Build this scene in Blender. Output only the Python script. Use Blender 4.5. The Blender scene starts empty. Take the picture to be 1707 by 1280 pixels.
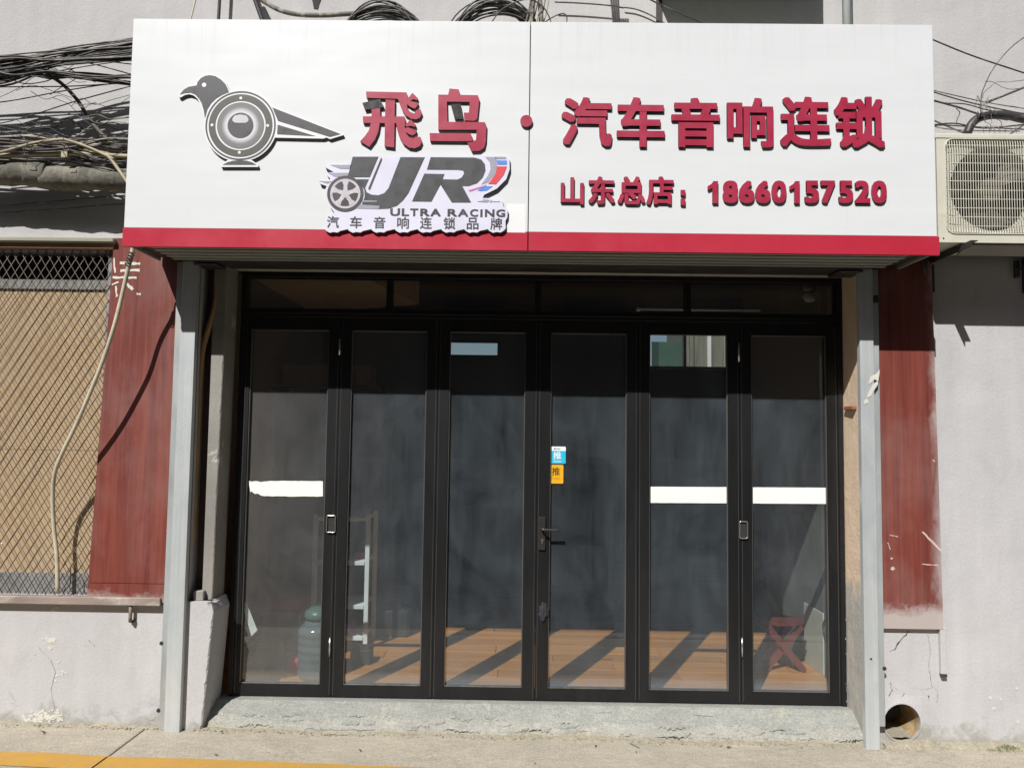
import bpy, bmesh, math, random
from mathutils import Vector, Matrix, noise
from mathutils.geometry import tessellate_polygon

random.seed(7)
scene = bpy.context.scene
col = scene.collection

# ------------------------------------------------------------------ camera
F_PX, CX, CY, PW = 1282.0, 853.5, 640.0, 1707.0
CAM = Vector((0, -4.5, 1.68))
pitch, roll, yaw = (math.radians(v) for v in (3.61855886, -0.77180842, 0.58375625))
def rot(p, r, w):
    cw, sw, cp, sp, cr, sr = math.cos(w), math.sin(w), math.cos(p), math.sin(p), math.cos(r), math.sin(r)
    Rz = Matrix(((cw, -sw, 0), (sw, cw, 0), (0, 0, 1)))
    Rx = Matrix(((1, 0, 0), (0, cp, -sp), (0, sp, cp)))
    Ry = Matrix(((cr, 0, sr), (0, 1, 0), (-sr, 0, cr)))
    return Rz @ Rx @ Ry
CR = rot(pitch, roll, yaw)
cam_d = bpy.data.cameras.new('camera'); cam = bpy.data.objects.new('camera', cam_d); col.objects.link(cam)
right, fwd, up = CR @ Vector((1, 0, 0)), CR @ Vector((0, 1, 0)), CR @ Vector((0, 0, 1))
M = Matrix((right, up, -fwd)).transposed().to_4x4(); M.translation = CAM
cam.matrix_world = M
cam_d.sensor_fit = 'HORIZONTAL'; cam_d.sensor_width = 36.0; cam_d.lens = 36.0 * F_PX / PW
cam_d.clip_start = 0.05; cam_d.clip_end = 500
scene.camera = cam

# ------------------------------------------------------------------ light
SUN = Vector((0.47, 1.0, -1.10))          # direction the light travels
w = bpy.data.worlds.new('World'); scene.world = w; w.use_nodes = True
nt = w.node_tree; nt.nodes.clear()
out = nt.nodes.new('ShaderNodeOutputWorld'); bg = nt.nodes.new('ShaderNodeBackground')
sky = nt.nodes.new('ShaderNodeTexSky'); sky.sky_type = 'NISHITA'; sky.sun_disc = False
to_sun = -SUN.normalized()
sky.sun_elevation = math.asin(to_sun.z)
sky.sun_rotation = math.atan2(to_sun.x, to_sun.y)
sky.air_density = 1.0; sky.dust_density = 1.5; sky.ozone_density = 1.0
bg.inputs[1].default_value = 0.05
nt.links.new(sky.outputs[0], bg.inputs[0]); nt.links.new(bg.outputs[0], out.inputs[0])
sd = bpy.data.lights.new('sun', 'SUN'); sd.energy = 4.6; sd.angle = math.radians(0.5); sd.color = (1.0, 0.975, 0.945)
so = bpy.data.objects.new('sun', sd); col.objects.link(so)
so.rotation_euler = SUN.to_track_quat('-Z', 'Y').to_euler(); so.location = (-6, -12, 14)
vs = scene.view_settings
scene.display_settings.display_device = 'sRGB'
vs.view_transform = 'Standard'; vs.look = 'None'; vs.exposure = 0.36; vs.gamma = 1.0; vs.use_curve_mapping = False
scene.cycles.transparent_max_bounces = 24
scene.cycles.max_bounces = 10

# ------------------------------------------------------------------ helpers
def ray(px, py):
    return CR @ Vector(((px - CX) / F_PX, 1, -(py - CY) / F_PX))
def W(px, py, Y):                          # point at depth plane Y
    d = ray(px, py); return CAM + d * ((Y + 4.5) / d.y)
def G(px, py, z=-0.02):                    # point on a level plane
    d = ray(px, py); return CAM + d * ((z - CAM.z) / d.z)

def setp(o, label=None, cat=None, group=None, kind=None):
    if label: o['label'] = label
    if cat: o['category'] = cat
    if group: o['group'] = group
    if kind: o['kind'] = kind
    return o
def thing(name, label, cat, loc=(0, 0, 0), group=None):
    o = bpy.data.objects.new(name, None); o.empty_display_size = .1; col.objects.link(o); o.location = loc
    return setp(o, label, cat, group)
def obj(name, bm, mats, parent=None, label=None, cat=None, group=None, kind=None, smooth=False, recalc=True):
    if recalc: bmesh.ops.recalc_face_normals(bm, faces=bm.faces)
    me = bpy.data.meshes.new(name); bm.to_mesh(me); bm.free()
    if not isinstance(mats, (list, tuple)): mats = [mats]
    for m in mats: me.materials.append(m)
    if smooth: me.shade_smooth()
    o = bpy.data.objects.new(name, me); col.objects.link(o)
    if parent:
        o.parent = parent; o.matrix_parent_inverse = Matrix.Translation(-(parent.location if parent.parent is None else Vector((0, 0, 0))))
    return setp(o, label, cat, group, kind)
def BM(): return bmesh.new()
def box(bm, x0, x1, y0, y1, z0, z1, bev=0, mi=0):
    if x0 > x1: x0, x1 = x1, x0
    if y0 > y1: y0, y1 = y1, y0
    if z0 > z1: z0, z1 = z1, z0
    vv = [bm.verts.new((x, y, z)) for x in (x0, x1) for y in (y0, y1) for z in (z0, z1)]
    fs = [(0, 1, 3, 2), (4, 6, 7, 5), (0, 4, 5, 1), (2, 3, 7, 6), (0, 2, 6, 4), (1, 5, 7, 3)]
    nf = [bm.faces.new([vv[i] for i in f]) for f in fs]
    for f in nf: f.material_index = mi
    if bev:
        es = list({e for f in nf for e in f.edges})
        r = bmesh.ops.bevel(bm, geom=es, offset=bev, segments=1, affect='EDGES', profile=.5)
        for f in r['faces']: f.material_index = mi
    return vv
def hexa(bm, pts, mi=0):
    """pts: 4 front then 4 back corners in the same order"""
    vv = [bm.verts.new(p) for p in pts]
    for f in ((0, 1, 2, 3), (7, 6, 5, 4), (0, 4, 5, 1), (1, 5, 6, 2), (2, 6, 7, 3), (3, 7, 4, 0)):
        bm.faces.new([vv[i] for i in f]).material_index = mi
def prism(bm, poly, y0, y1, mi=0, mside=None):
    """poly: list of (x,z); y0 = front (smaller), y1 = back"""
    if mside is None: mside = mi
    tri = tessellate_polygon([[Vector((p[0], p[1], 0)) for p in poly]])
    a = [bm.verts.new((p[0], y0, p[1])) for p in poly]
    b = [bm.verts.new((p[0], y1, p[1])) for p in poly]
    for t in tri:
        try:
            bm.faces.new([a[i] for i in t]).material_index = mi
            bm.faces.new([b[i] for i in reversed(t)]).material_index = mside
        except ValueError: pass
    n = len(poly)
    for i in range(n):
        bm.faces.new((a[i], a[(i + 1) % n], b[(i + 1) % n], b[i])).material_index = mside
def catmull(P, sub=6):
    P = [Vector(p) for p in P]
    if len(P) < 3: return P
    Q = [P[0] * 2 - P[1]] + P + [P[-1] * 2 - P[-2]]
    out_ = []
    for i in range(1, len(Q) - 2):
        p0, p1, p2, p3 = Q[i - 1:i + 3]
        for s in range(sub):
            t = s / sub
            out_.append(0.5 * ((2 * p1) + (p2 - p0) * t + (2 * p0 - 5 * p1 + 4 * p2 - p3) * t * t + (3 * p1 - p0 - 3 * p2 + p3) * t ** 3))
    out_.append(P[-1]); return out_
def tube(bm, P, r, seg=8, mi=0, closed=False, cap=True):
    P = [Vector(p) for p in P]; n = len(P); rings = []; nrm = None
    for i, p in enumerate(P):
        if closed: t = P[(i + 1) % n] - P[i - 1]
        else: t = P[min(i + 1, n - 1)] - P[max(i - 1, 0)]
        t = t.normalized() if t.length > 1e-9 else Vector((1, 0, 0))
        if nrm is None:
            nrm = t.orthogonal().normalized()
        else:
            nrm = (nrm - t * nrm.dot(t)); nrm = nrm.normalized() if nrm.length > 1e-6 else t.orthogonal().normalized()
        bn = t.cross(nrm); rr = r(i / max(n - 1, 1)) if callable(r) else r
        rings.append([bm.verts.new(p + (nrm * math.cos(a) + bn * math.sin(a)) * rr) for a in (2 * math.pi * k / seg for k in range(seg))])
    for i in range(n if closed else n - 1):
        A, B = rings[i], rings[(i + 1) % n]
        for k in range(seg):
            f = bm.faces.new((A[k], A[(k + 1) % seg], B[(k + 1) % seg], B[k])); f.material_index = mi; f.smooth = True
    if cap and not closed:
        bm.faces.new(rings[0]).material_index = mi; bm.faces.new(rings[-1][::-1]).material_index = mi
def lathe(bm, cx, cy, prof, seg=20, mi=0):
    """vertical lathe, prof = [(r,z)]"""
    rings = [[bm.verts.new((cx + r * math.cos(2 * math.pi * k / seg), cy + r * math.sin(2 * math.pi * k / seg), z)) for k in range(seg)] for r, z in prof]
    for A, B in zip(rings, rings[1:]):
        for k in range(seg):
            f = bm.faces.new((A[k], A[(k + 1) % seg], B[(k + 1) % seg], B[k])); f.smooth = True; f.material_index = mi
    bm.faces.new(rings[0]).material_index = mi; bm.faces.new(rings[-1][::-1]).material_index = mi
def discY(bm, c, r, y0, y1, seg=24, mi=0, mside=None):
    prism(bm, [(c[0] + r * math.cos(2 * math.pi * k / seg), c[1] + r * math.sin(2 * math.pi * k / seg)) for k in range(seg)], y0, y1, mi, mside)
def ringY(bm, c, r0, r1, y0, y1, seg=48, mi=0):
    def P(r, y): return [bm.verts.new((c[0] + r * math.cos(2 * math.pi * k / seg), y, c[1] + r * math.sin(2 * math.pi * k / seg))) for k in range(seg)]
    a, b, c_, d = P(r0, y0), P(r1, y0), P(r1, y1), P(r0, y1)
    for A, B in ((a, b), (b, c_), (c_, d), (d, a)):
        for k in range(seg): bm.faces.new((A[k], A[(k + 1) % seg], B[(k + 1) % seg], B[k])).material_index = mi

# ------------------------------------------------------------------ materials
class NT:
    def __init__(s, name):
        s.m = bpy.data.materials.new(name); s.m.use_nodes = True; s.t = s.m.node_tree; s.t.nodes.clear()
        s.out = s.n('ShaderNodeOutputMaterial'); s.tc = s.n('ShaderNodeTexCoord')
    def n(s, k, **kw):
        x = s.t.nodes.new(k)
        for a, b in kw.items(): setattr(x, a, b)
        return x
    def l(s, a, b): s.t.links.new(a, b)
    def noise(s, scale, stretch=(1, 1, 1), detail=6, rough=.6, dist=0, off=(0, 0, 0)):
        mp = s.n('ShaderNodeMapping'); mp.inputs['Scale'].default_value = stretch; mp.inputs['Location'].default_value = off
        s.l(s.tc.outputs['Object'], mp.inputs[0])
        x = s.n('ShaderNodeTexNoise'); x.inputs['Scale'].default_value = scale; x.inputs['Detail'].default_value = detail
        x.inputs['Roughness'].default_value = rough; x.inputs['Distortion'].default_value = dist
        s.l(mp.outputs[0], x.inputs['Vector']); return x.outputs['Fac']
    def ramp(s, v, a, b, c0=(0, 0, 0, 1), c1=(1, 1, 1, 1)):
        r = s.n('ShaderNodeValToRGB'); r.color_ramp.elements[0].position = a; r.color_ramp.elements[1].position = b
        r.color_ramp.elements[0].color = c0; r.color_ramp.elements[1].color = c1
        s.l(v, r.inputs[0]); return r.outputs[0]
    def mix(s, f, a, b, blend='MIX'):
        x = s.n('ShaderNodeMix'); x.data_type = 'RGBA'; x.blend_type = blend
        for v, i in ((f, 0), (a, 6), (b, 7)):
            if isinstance(v, (int, float)): x.inputs[i].default_value = v
            elif isinstance(v, (tuple, list)): x.inputs[i].default_value = (*v[:3], 1)
            else: s.l(v, x.inputs[i])
        return x.outputs[2]
    def math(s, op, a, b=0.0):
        x = s.n('ShaderNodeMath', operation=op)
        for i, v in enumerate((a, b)):
            if isinstance(v, (int, float)): x.inputs[i].default_value = v
            else: s.l(v, x.inputs[i])
        return x.outputs[0]
    def sep(s):
        x = s.n('ShaderNodeSeparateXYZ'); s.l(s.tc.outputs['Object'], x.inputs[0]); return x.outputs
    def maprange(s, v, a, b, c=0.0, d=1.0):
        x = s.n('ShaderNodeMapRange'); s.l(v, x.inputs[0])
        for i, q in zip((1, 2, 3, 4), (a, b, c, d)): x.inputs[i].default_value = q
        return x.outputs[0]
    def bsdf(s, colr, rough=.6, metal=0, bumps=(), spec=.5, coat=0):
        p = s.n('ShaderNodeBsdfPrincipled')
        for v, k in ((colr, 'Base Color'), (rough, 'Roughness'), (metal, 'Metallic')):
            if isinstance(v, (int, float)): p.inputs[k].default_value = v
            elif isinstance(v, (tuple, list)): p.inputs[k].default_value = (*v[:3], 1)
            else: s.l(v, p.inputs[k])
        p.inputs['Specular IOR Level'].default_value = spec
        p.inputs['Coat Weight'].default_value = coat
        prev = None
        for h, st, di in bumps:
            b = s.n('ShaderNodeBump'); b.inputs['Strength'].default_value = st; b.inputs['Distance'].default_value = di
            s.l(h, b.inputs['Height'])
            if prev: s.l(prev, b.inputs['Normal'])
            prev = b.outputs[0]
        if prev: s.l(prev, p.inputs['Normal'])
        s.l(p.outputs[0], s.out.inputs[0]); s.p = p
        return s.m
def mat(name, c, rough=.6, metal=0, var=.25, nscale=6, stretch=(1, 1, 1), bump=.15, bscale=80, spec=.5, dirt=None, dscale=3, dcov=.6, coat=0):
    T = NT(name)
    n1 = T.noise(nscale, stretch); v = T.maprange(n1, .25, .75, 1 - var, 1 + var)
    c_ = T.mix(1.0, c, v, 'MULTIPLY')
    if dirt:
        d = T.ramp(T.noise(dscale, stretch, 8, .7, .4, (3, 7, 1)), dcov, dcov + .12)
        c_ = T.mix(d, c_, dirt)
    bs = [(T.noise(bscale, stretch, 4), bump, .004)] if bump else []
    r = T.maprange(n1, .3, .7, max(rough - .08, .02), min(rough + .08, 1))
    return T.bsdf(c_, r, metal, bs, spec, coat)

def plaster(name, base, alt, peel=(.62, .60, .50), peelcov=.71, low=True, streak=.06):
    T = NT(name)
    n1 = T.noise(1.3, (1, 1, 1), 5, .55, .3)
    c_ = T.mix(T.ramp(n1, .35, .65), base, alt)
    st = T.noise(9, (1, 1, .10), 4, .6)
    c_ = T.mix(1.0, c_, T.maprange(st, .25, .75, 1 - streak, 1 + streak), 'MULTIPLY')
    fine = T.noise(120, (1, 1, 1), 3)
    c_ = T.mix(1.0, c_, T.maprange(fine, .2, .8, .88, 1.12), 'MULTIPLY')
    sp = T.ramp(T.noise(22, (1, 1, 1), 8, .8, .5, (4, 1, 2)), .67, .72)
    c_ = T.mix(T.math('MULTIPLY', sp, .5), c_, tuple(v * .55 for v in base))
    big = T.noise(3.2, (1, 1, 1), 10, .72, .6, (1, 5, 3))
    z = T.sep()[2]
    if low:
        bias = T.maprange(z, -.05, .5, .10, 0)
        big = T.math('ADD', big, bias)
    pk = T.ramp(big, peelcov, peelcov + .02)
    c_ = T.mix(T.math('MULTIPLY', pk, .6), c_, peel)
    if low:
        dd = T.math('ADD', T.noise(7, (1, 1, 1), 8, .7, .5, (9, 2, 2)), T.maprange(z, -.05, .22, .28, -.1))
        c_ = T.mix(T.math('MULTIPLY', T.ramp(dd, .60, .78), .55), c_, (.20, .19, .13))
    bl = T.ramp(T.noise(4.5, (1, 1, .8), 9, .72, .9, (11, 4, 6)), .50, .74)
    c_ = T.mix(T.math('MULTIPLY', bl, .28), c_, tuple(v * .72 for v in base))
    wav = T.noise(2.2, (1, 1, 1), 3, .5)
    return T.bsdf(c_, .88, 0, [(wav, .5, .02), (T.noise(45, (1, 1, 1), 8, .7), .5, .005), (pk, .5, -.003)], .25)

m_wall = plaster('wall_plaster', (.425, .42, .422), (.475, .465, .468))
m_wall_up = plaster('upper_wall_plaster', (.44, .428, .425), (.47, .462, .455), low=False, peelcov=.78)
m_jamb = plaster('jamb_plaster', (.62, .50, .38), (.58, .44, .33), peel=(.55, .53, .48), peelcov=.66, low=True, streak=.10)
m_cem = plaster('rough_cement', (.23, .22, .20), (.34, .32, .29), peel=(.55, .53, .48), peelcov=.58, low=False)

def jambmat():
    T = NT('patched_jamb_plaster'); X = T.sep()
    k = T.math('ADD', T.maprange(X[2], .55, 1.0, 1.0, 0.0), T.math('MULTIPLY', T.noise(6, (1, 1, .7), 8, .7, .6), .8))
    n = T.noise(14, (1, 1, .3), 8, .7, .5)
    a = T.mix(T.ramp(n, .3, .7), (.60, .45, .32), (.66, .53, .40)); b = T.mix(T.ramp(n, .3, .7), (.30, .285, .26), (.46, .43, .38))
    c_ = T.mix(T.ramp(k, .75, .95), a, b)
    c_ = T.mix(T.math('MULTIPLY', T.ramp(T.noise(10, (1, 1, 1), 9, .8, 1, (3, 3, 3)), .62, .68), .5), c_, (.22, .16, .11))
    return T.bsdf(c_, .9, 0, [(T.noise(12, (1, 1, 1), 8, .7), .6, .012), (T.noise(60, (1, 1, 1), 6, .7), .4, .004)], .2)
def concrete(name, a, b, c):
    T = NT(name)
    n = T.noise(1.8, (1, 2.2, 1), 8, .65, .4)
    cc = T.mix(T.ramp(n, .35, .68), a, b)
    n2 = T.noise(9, (1, 1, 1), 9, .75, .8, (2, 2, 8))
    cc = T.mix(T.math('MULTIPLY', T.ramp(n2, .55, .70), .65), cc, c)
    f = T.noise(110, (1, 1, 1), 5, .7); cc = T.mix(1.0, cc, T.maprange(f, .3, .7, .70, 1.26), 'MULTIPLY')
    st = T.noise(13, (1, 3.5, 1), 9, .75, 1.2, (5, 5, 1)); cc = T.mix(1.0, cc, T.maprange(st, .3, .7, .80, 1.14), 'MULTIPLY')
    vo = T.n('ShaderNodeTexVoronoi'); vo.feature = 'DISTANCE_TO_EDGE'; vo.inputs['Scale'].default_value = 2.6
    wv = T.n('ShaderNodeVectorMath', operation='ADD'); nz_ = T.n('ShaderNodeTexNoise'); nz_.inputs['Scale'].default_value = 4; nz_.inputs['Detail'].default_value = 6; T.l(T.tc.outputs['Object'], nz_.inputs['Vector']); T.l(T.tc.outputs['Object'], wv.inputs[0]); T.l(nz_.outputs['Color'], wv.inputs[1]); T.l(wv.outputs[0], vo.inputs['Vector'])
    ck = T.ramp(vo.outputs['Distance'], .0, .012, (1, 1, 1, 1), (0, 0, 0, 1)); ck = T.math('MULTIPLY', ck, T.ramp(T.noise(2.0, (1, 1, 1), 3, .5, 0, (6, 6, 6)), .50, .60))
    cc = T.mix(T.math('MULTIPLY', ck, .55), cc, tuple(v * .35 for v in b))
    sp = T.ramp(T.noise(60, (1, 1, 1), 4, .6, 0, (7, 7, 7)), .70, .74)
    cc = T.mix(T.math('MULTIPLY', sp, .7), cc, (.12, .11, .09))
    return T.bsdf(cc, .9, 0, [(T.noise(6, (1, 1, 1), 8, .6), .5, .012), (T.noise(70, (1, 1, 1), 6, .7), .8, .005)], .25)
m_pave = concrete('pavement_concrete', (.43, .385, .31), (.345, .31, .25), (.50, .44, .32))
m_ramp = concrete('threshold_cement', (.31, .315, .285), (.25, .255, .235), (.42, .39, .31))
m_ramp2 = concrete('threshold_lower_coat', (.355, .35, .31), (.29, .285, .255), (.45, .42, .34))
m_road = concrete('asphalt', (.055, .054, .052), (.05, .05, .05), (.07, .068, .065))
m_rubble = concrete('rubble', (.34, .31, .24), (.30, .27, .20), (.45, .40, .28))

def yellow_paint():
    T = NT('worn_yellow_paint')
    n = T.noise(5, (1, 1.5, 1), 10, .75, .5)
    c_ = T.mix(T.ramp(n, .30, .6), (.52, .275, .03), (.43, .25, .055))
    c_ = T.mix(T.ramp(T.noise(30, (1, 2, 1), 8, .8, .4, (5, 5, 5)), .56, .66), c_, (.40, .34, .24))
    return T.bsdf(c_, .75, 0, [(T.noise(70, (1, 1, 1), 6, .7), .4, .003)])
m_yellow = yellow_paint()

def redboard():
    T = NT('red_laminate')
    g = T.noise(38, (1, 1, .035), 8, .62, .8)
    c_ = T.mix(T.ramp(g, .32, .68), (.115, .028, .023), (.20, .056, .042))
    g2 = T.noise(9, (1, 1, .08), 4, .5, .3, (3, 3, 3))
    c_ = T.mix(T.math('MULTIPLY', T.ramp(g2, .45, .68), .35), c_, (.26, .055, .032))
    chip = T.ramp(T.noise(26, (1, 1, .7), 10, .8, .9, (8, 1, 4)), .735, .745)
    c_ = T.mix(chip, c_, (.62, .48, .44))
    dust = T.ramp(T.noise(2.6, (1, 1, .6), 5, .6, .3, (1, 9, 9)), .45, .75)
    c_ = T.mix(T.math('MULTIPLY', dust, .16), c_, (.50, .42, .40))
    # grey overspray of wall paint creeping over the bottom edge
    X = T.sep()
    zb = T.math('ADD', T.maprange(X[2], .56, .84, 1.0, 0.0), T.math('MULTIPLY', T.noise(11, (1, 1, 1), 8, .75, .5), .75))
    zb = T.math('MINIMUM', zb, 9)
    c_ = T.mix(T.math('MULTIPLY', T.ramp(zb, .72, 1.10), .8), c_, (.46, .42, .40))
    xe = T.math('ADD', T.maprange(X[0], 2.33, 2.47, 0.0, .8), T.math('MULTIPLY', T.noise(9, (1, 1, .35), 6, .7, .5, (4, 4, 4)), .9))
    c_ = T.mix(T.math('MULTIPLY', T.ramp(xe, .70, 1.25), .6), c_, (.46, .42, .40))
    return T.bsdf(c_, .42, 0, [(g, .12, .002)], .4)
m_red = redboard()

m_sign = None
def signwhite():
    T = NT('white_sign_panel')
    n = T.noise(3, (.3, 1, 4), 4); c_ = T.mix(T.ramp(n, .3, .7), (.625, .645, .65), (.655, .67, .68))
    st = T.ramp(T.noise(26, (1, 1, .05), 6, .7, .2, (3, 0, 0)), .60, .85)
    c_ = T.mix(T.math('MULTIPLY', st, .16), c_, (.45, .45, .42))
    X = T.sep(); rn = T.math('MULTIPLY', T.ramp(T.noise(34, (1, 1, .03), 5, .7, .2, (8, 0, 0)), .52, .75), T.maprange(X[2], 3.55, 3.9, 0, .22)); c_ = T.mix(rn, c_, (.36, .34, .30))
    sp = T.ramp(T.noise(70, (1, 1, 1), 3, .5), .77, .78)
    c_ = T.mix(T.math('MULTIPLY', sp, .6), c_, (.3, .29, .26))
    return T.bsdf(c_, .38, 0, [(T.noise(1.4, (1, 1, 2), 2), .25, .02)], .45)
m_sign = signwhite()
m_band = mat('red_vinyl_band', (.43, .022, .045), .34, var=.06, nscale=3, bump=.05, bscale=30, spec=.6, dirt=(.62, .35, .35), dscale=16, dcov=.74)
m_letter = mat('letter_face_red', (.34, .018, .052), .42, var=.10, nscale=10, bump=.05)
m_lside = mat('letter_side', (.16, .09, .08), .5, var=.25, nscale=30, bump=.1)
m_black = mat('weathered_black_face', (.012, .016, .016), .35, var=.3, nscale=30)
m_logo = mat('logo_dark_grey', (.052, .052, .056), .45, var=.12, nscale=20, bump=.05)
m_logo2 = mat('logo_olive_grey', (.068, .067, .056), .5, var=.12, nscale=30, bump=.05)
m_lw = mat('logo_white', (.70, .70, .72), .45, var=.05, bump=.03)
m_lil = mat('logo_lilac_white', (.63, .62, .73), .45, var=.05, bump=.03)
m_lgrey = mat('logo_mid_grey', (.30, .30, .36), .45, var=.08, bump=.03)
m_lblue = mat('logo_blue', (.08, .22, .66), .45, var=.06, bump=.03)
m_lred = mat('logo_red', (.60, .05, .07), .45, var=.06, bump=.03)
m_lpink = mat('logo_pink', (.55, .16, .40), .45, var=.06, bump=.03)
m_lrim = mat('logo_wheel_silver', (.50, .46, .50), .45, var=.15, nscale=30, bump=.03)
m_plateedge = mat('plate_edge', (.17, .175, .16), .6, bump=.1)
def speaker_cone():
    T = NT('printed_speaker_cone')
    X = T.sep(); c0 = SPK
    dx = T.math('SUBTRACT', X[0], c0[0]); dz = T.math('SUBTRACT', X[2], c0[1])
    r = T.math('SQRT', T.math('ADD', T.math('MULTIPLY', dx, dx), T.math('MULTIPLY', dz, dz)))
    R = c0[2]
    rp = T.n('ShaderNodeValToRGB'); T.l(T.math('DIVIDE', r, R), rp.inputs[0])
    e = rp.color_ramp.elements; e[0].position = .5; e[0].color = (.62, .61, .64, 1); e[1].position = 1.0; e[1].color = (.15, .145, .15, 1)
    k = rp.color_ramp.elements.new(.66); k.color = (.55, .54, .56, 1)
    k = rp.color_ramp.elements.new(.84); k.color = (.17, .165, .17, 1)
    return T.bsdf(rp.outputs[0], .45)

m_galv = None
def galv():
    T = NT('galvanised_steel')
    n = T.noise(5, (1, 1, .5), 8, .7, .6); c_ = T.mix(T.ramp(n, .3, .7), (.46, .50, .51), (.60, .62, .62))
    sc = T.ramp(T.noise(30, (1, 1, .25), 8, .75, 1.2, (4, 4, 4)), .66, .72)
    c_ = T.mix(T.math('MULTIPLY', sc, .5), c_, (.26, .29, .31))
    st = T.noise(60, (1, 1, .02), 3); c_ = T.mix(1.0, c_, T.maprange(st, .2, .8, .9, 1.1), 'MULTIPLY')
    return T.bsdf(c_, .42, .35, [(T.noise(40, (1, 1, .3), 5), .12, .002)], .5)
m_galv = galv()
m_galv2 = mat('dull_zinc_lip', (.36, .385, .385), .5, .3, var=.2, nscale=8, stretch=(1, 1, .3), bump=.1, dirt=(.42, .39, .35), dscale=9, dcov=.55)
m_dark = mat('dark_gap', (.02, .02, .02), .8, bump=0)
def doorframe():
    T = NT('black_aluminium')
    n = T.noise(8, (1, 1, .2), 6, .7); c_ = T.mix(T.ramp(n, .3, .7), (.007, .007, .008), (.014, .014, .015))
    d = T.ramp(T.noise(3, (1, 1, .3), 7, .7, .3, (5, 2, 1)), .5, .85); c_ = T.mix(T.math('MULTIPLY', d, .07), c_, (.16, .16, .16))
    X = T.sep()
    s = T.ramp(T.math('ADD', T.noise(75, (1, 1, .6), 6, .8), T.maprange(X[0], 1.925, 1.965, -.2, .13)), .72, .74)
    zf = T.maprange(X[2], .5, 1.15, 1, 0)
    c_ = T.mix(T.math('MULTIPLY', T.math('MULTIPLY', s, zf), .9), c_, (.55, .54, .50))
    return T.bsdf(c_, .42, .1, [(T.noise(90, (1, 1, .2), 3), .05, .001)], .4)
m_frame = doorframe()
m_bead = mat('brushed_bead', (.16, .155, .14), .35, .6, var=.2, nscale=20, stretch=(1, 1, .1), bump=0)

def glass(name, dust_c=(.40, .47, .54), base=.010, amp=.060, tint=(.86, .89, .88), hand=False, refl=.05):
    T = NT(name)
    tr = T.n('ShaderNodeBsdfTransparent'); tr.inputs[0].default_value = (*tint, 1)
    gl = T.n('ShaderNodeBsdfGlossy'); gl.inputs['Roughness'].default_value = .015
    df = T.n('ShaderNodeBsdfDiffuse'); T.l(T.mix(T.maprange(T.sep()[0], -1.6, -.5, 0, 1), (.50, .47, .45), dust_c), df.inputs[0])
    lw = T.n('ShaderNodeLayerWeight'); lw.inputs['Blend'].default_value = .5
    f = T.math('POWER', lw.outputs['Facing'], 4.0); f = T.math('ADD', T.math('MULTIPLY', f, .8), refl)
    f = T.math('MINIMUM', f, .95)
    n1 = T.noise(3.0, (1, 1, .22), 7, .65, .5); n2 = T.noise(18, (1, 1, .12), 6, .7, .5, (6, 1, 1))
    n3 = T.noise(2.2, (1, 1, 1), 5, .6, 1.5, (2, 7, 3))
    d = T.math('ADD', T.math('MULTIPLY', T.maprange(n1, .3, .7), .5), T.math('MULTIPLY', T.maprange(n2, .35, .65), .20))
    d = T.math('ADD', d, T.math('MULTIPLY', T.maprange(n3, .35, .65), .42))
    n4 = T.noise(60, (1, 1, .05), 5, .7, .3, (2, 2, 2)); d = T.math('ADD', d, T.math('MULTIPLY', T.maprange(n4, .4, .7), .07))
    d = T.math('ADD', T.math('MULTIPLY', d, amp), base)
    X = T.sep()
    d = T.math('ADD', d, T.maprange(X[0], -1.7, -.4, .032, 0))
    sp = T.ramp(T.noise(150, (1, 1, 1), 4, .7, 0, (1, 3, 5)), .72, .76)
    spz = T.math('MULTIPLY', sp, T.ramp(T.noise(4, (1, 1, 1), 3, .5, 0, (8, 3, 5)), .52, .66))
    d = T.math('ADD', d, T.math('MULTIPLY', spz, .35))
    mp = T.n('ShaderNodeMapping'); mp.inputs['Scale'].default_value = (1, 1, 1)
    # grime line at the very bottom of the pane
    gz = T.math('MULTIPLY', T.maprange(X[2], .155, .24, .14, 0), 1.0)
    d = T.math('ADD', d, gz)
    m1 = T.n('ShaderNodeMixShader'); m2 = T.n('ShaderNodeMixShader')
    T.l(f, m1.inputs[0]); T.l(tr.outputs[0], m1.inputs[1]); T.l(gl.outputs[0], m1.inputs[2])
    T.l(d, m2.inputs[0]); T.l(m1.outputs[0], m2.inputs[1]); T.l(df.outputs[0], m2.inputs[2])
    T.l(m2.outputs[0], T.out.inputs[0]); return T.m
m_glass = glass('dusty_glass')
m_glass_t = glass('transom_glass', base=.01, amp=.02)

m_tape = None
def tape():
    T = NT('white_tape'); e = T.noise(24, (1, 1, 1), 8, .8, .5)
    c_ = T.mix(T.ramp(e, .3, .7), (.78, .77, .70), (.83, .83, .79))
    return T.bsdf(c_, .6, 0, [(T.noise(18, (.4, 1, 2), 4), .3, .004)])
m_tape = tape()
m_chrome = mat('satin_metal', (.62, .60, .56), .28, .9, var=.1, bump=0)
m_lever = mat('dark_handle_metal', (.07, .065, .065), .3, .6, var=.15, bump=0)
m_stblue = mat('sticker_cyan', (.03, .45, .66), .4, var=.05, bump=0)
m_styel = mat('sticker_yellow', (.72, .38, .02), .4, var=.05, bump=0)
m_stwhite = mat('sticker_white', (.78, .80, .80), .4, var=.05, bump=0)
m_stink = mat('sticker_ink', (.06, .035, .01), .5, var=.05, bump=0)
m_stdim = mat('sticker_dim', (.42, .22, .02), .5, var=.05, bump=0)

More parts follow.
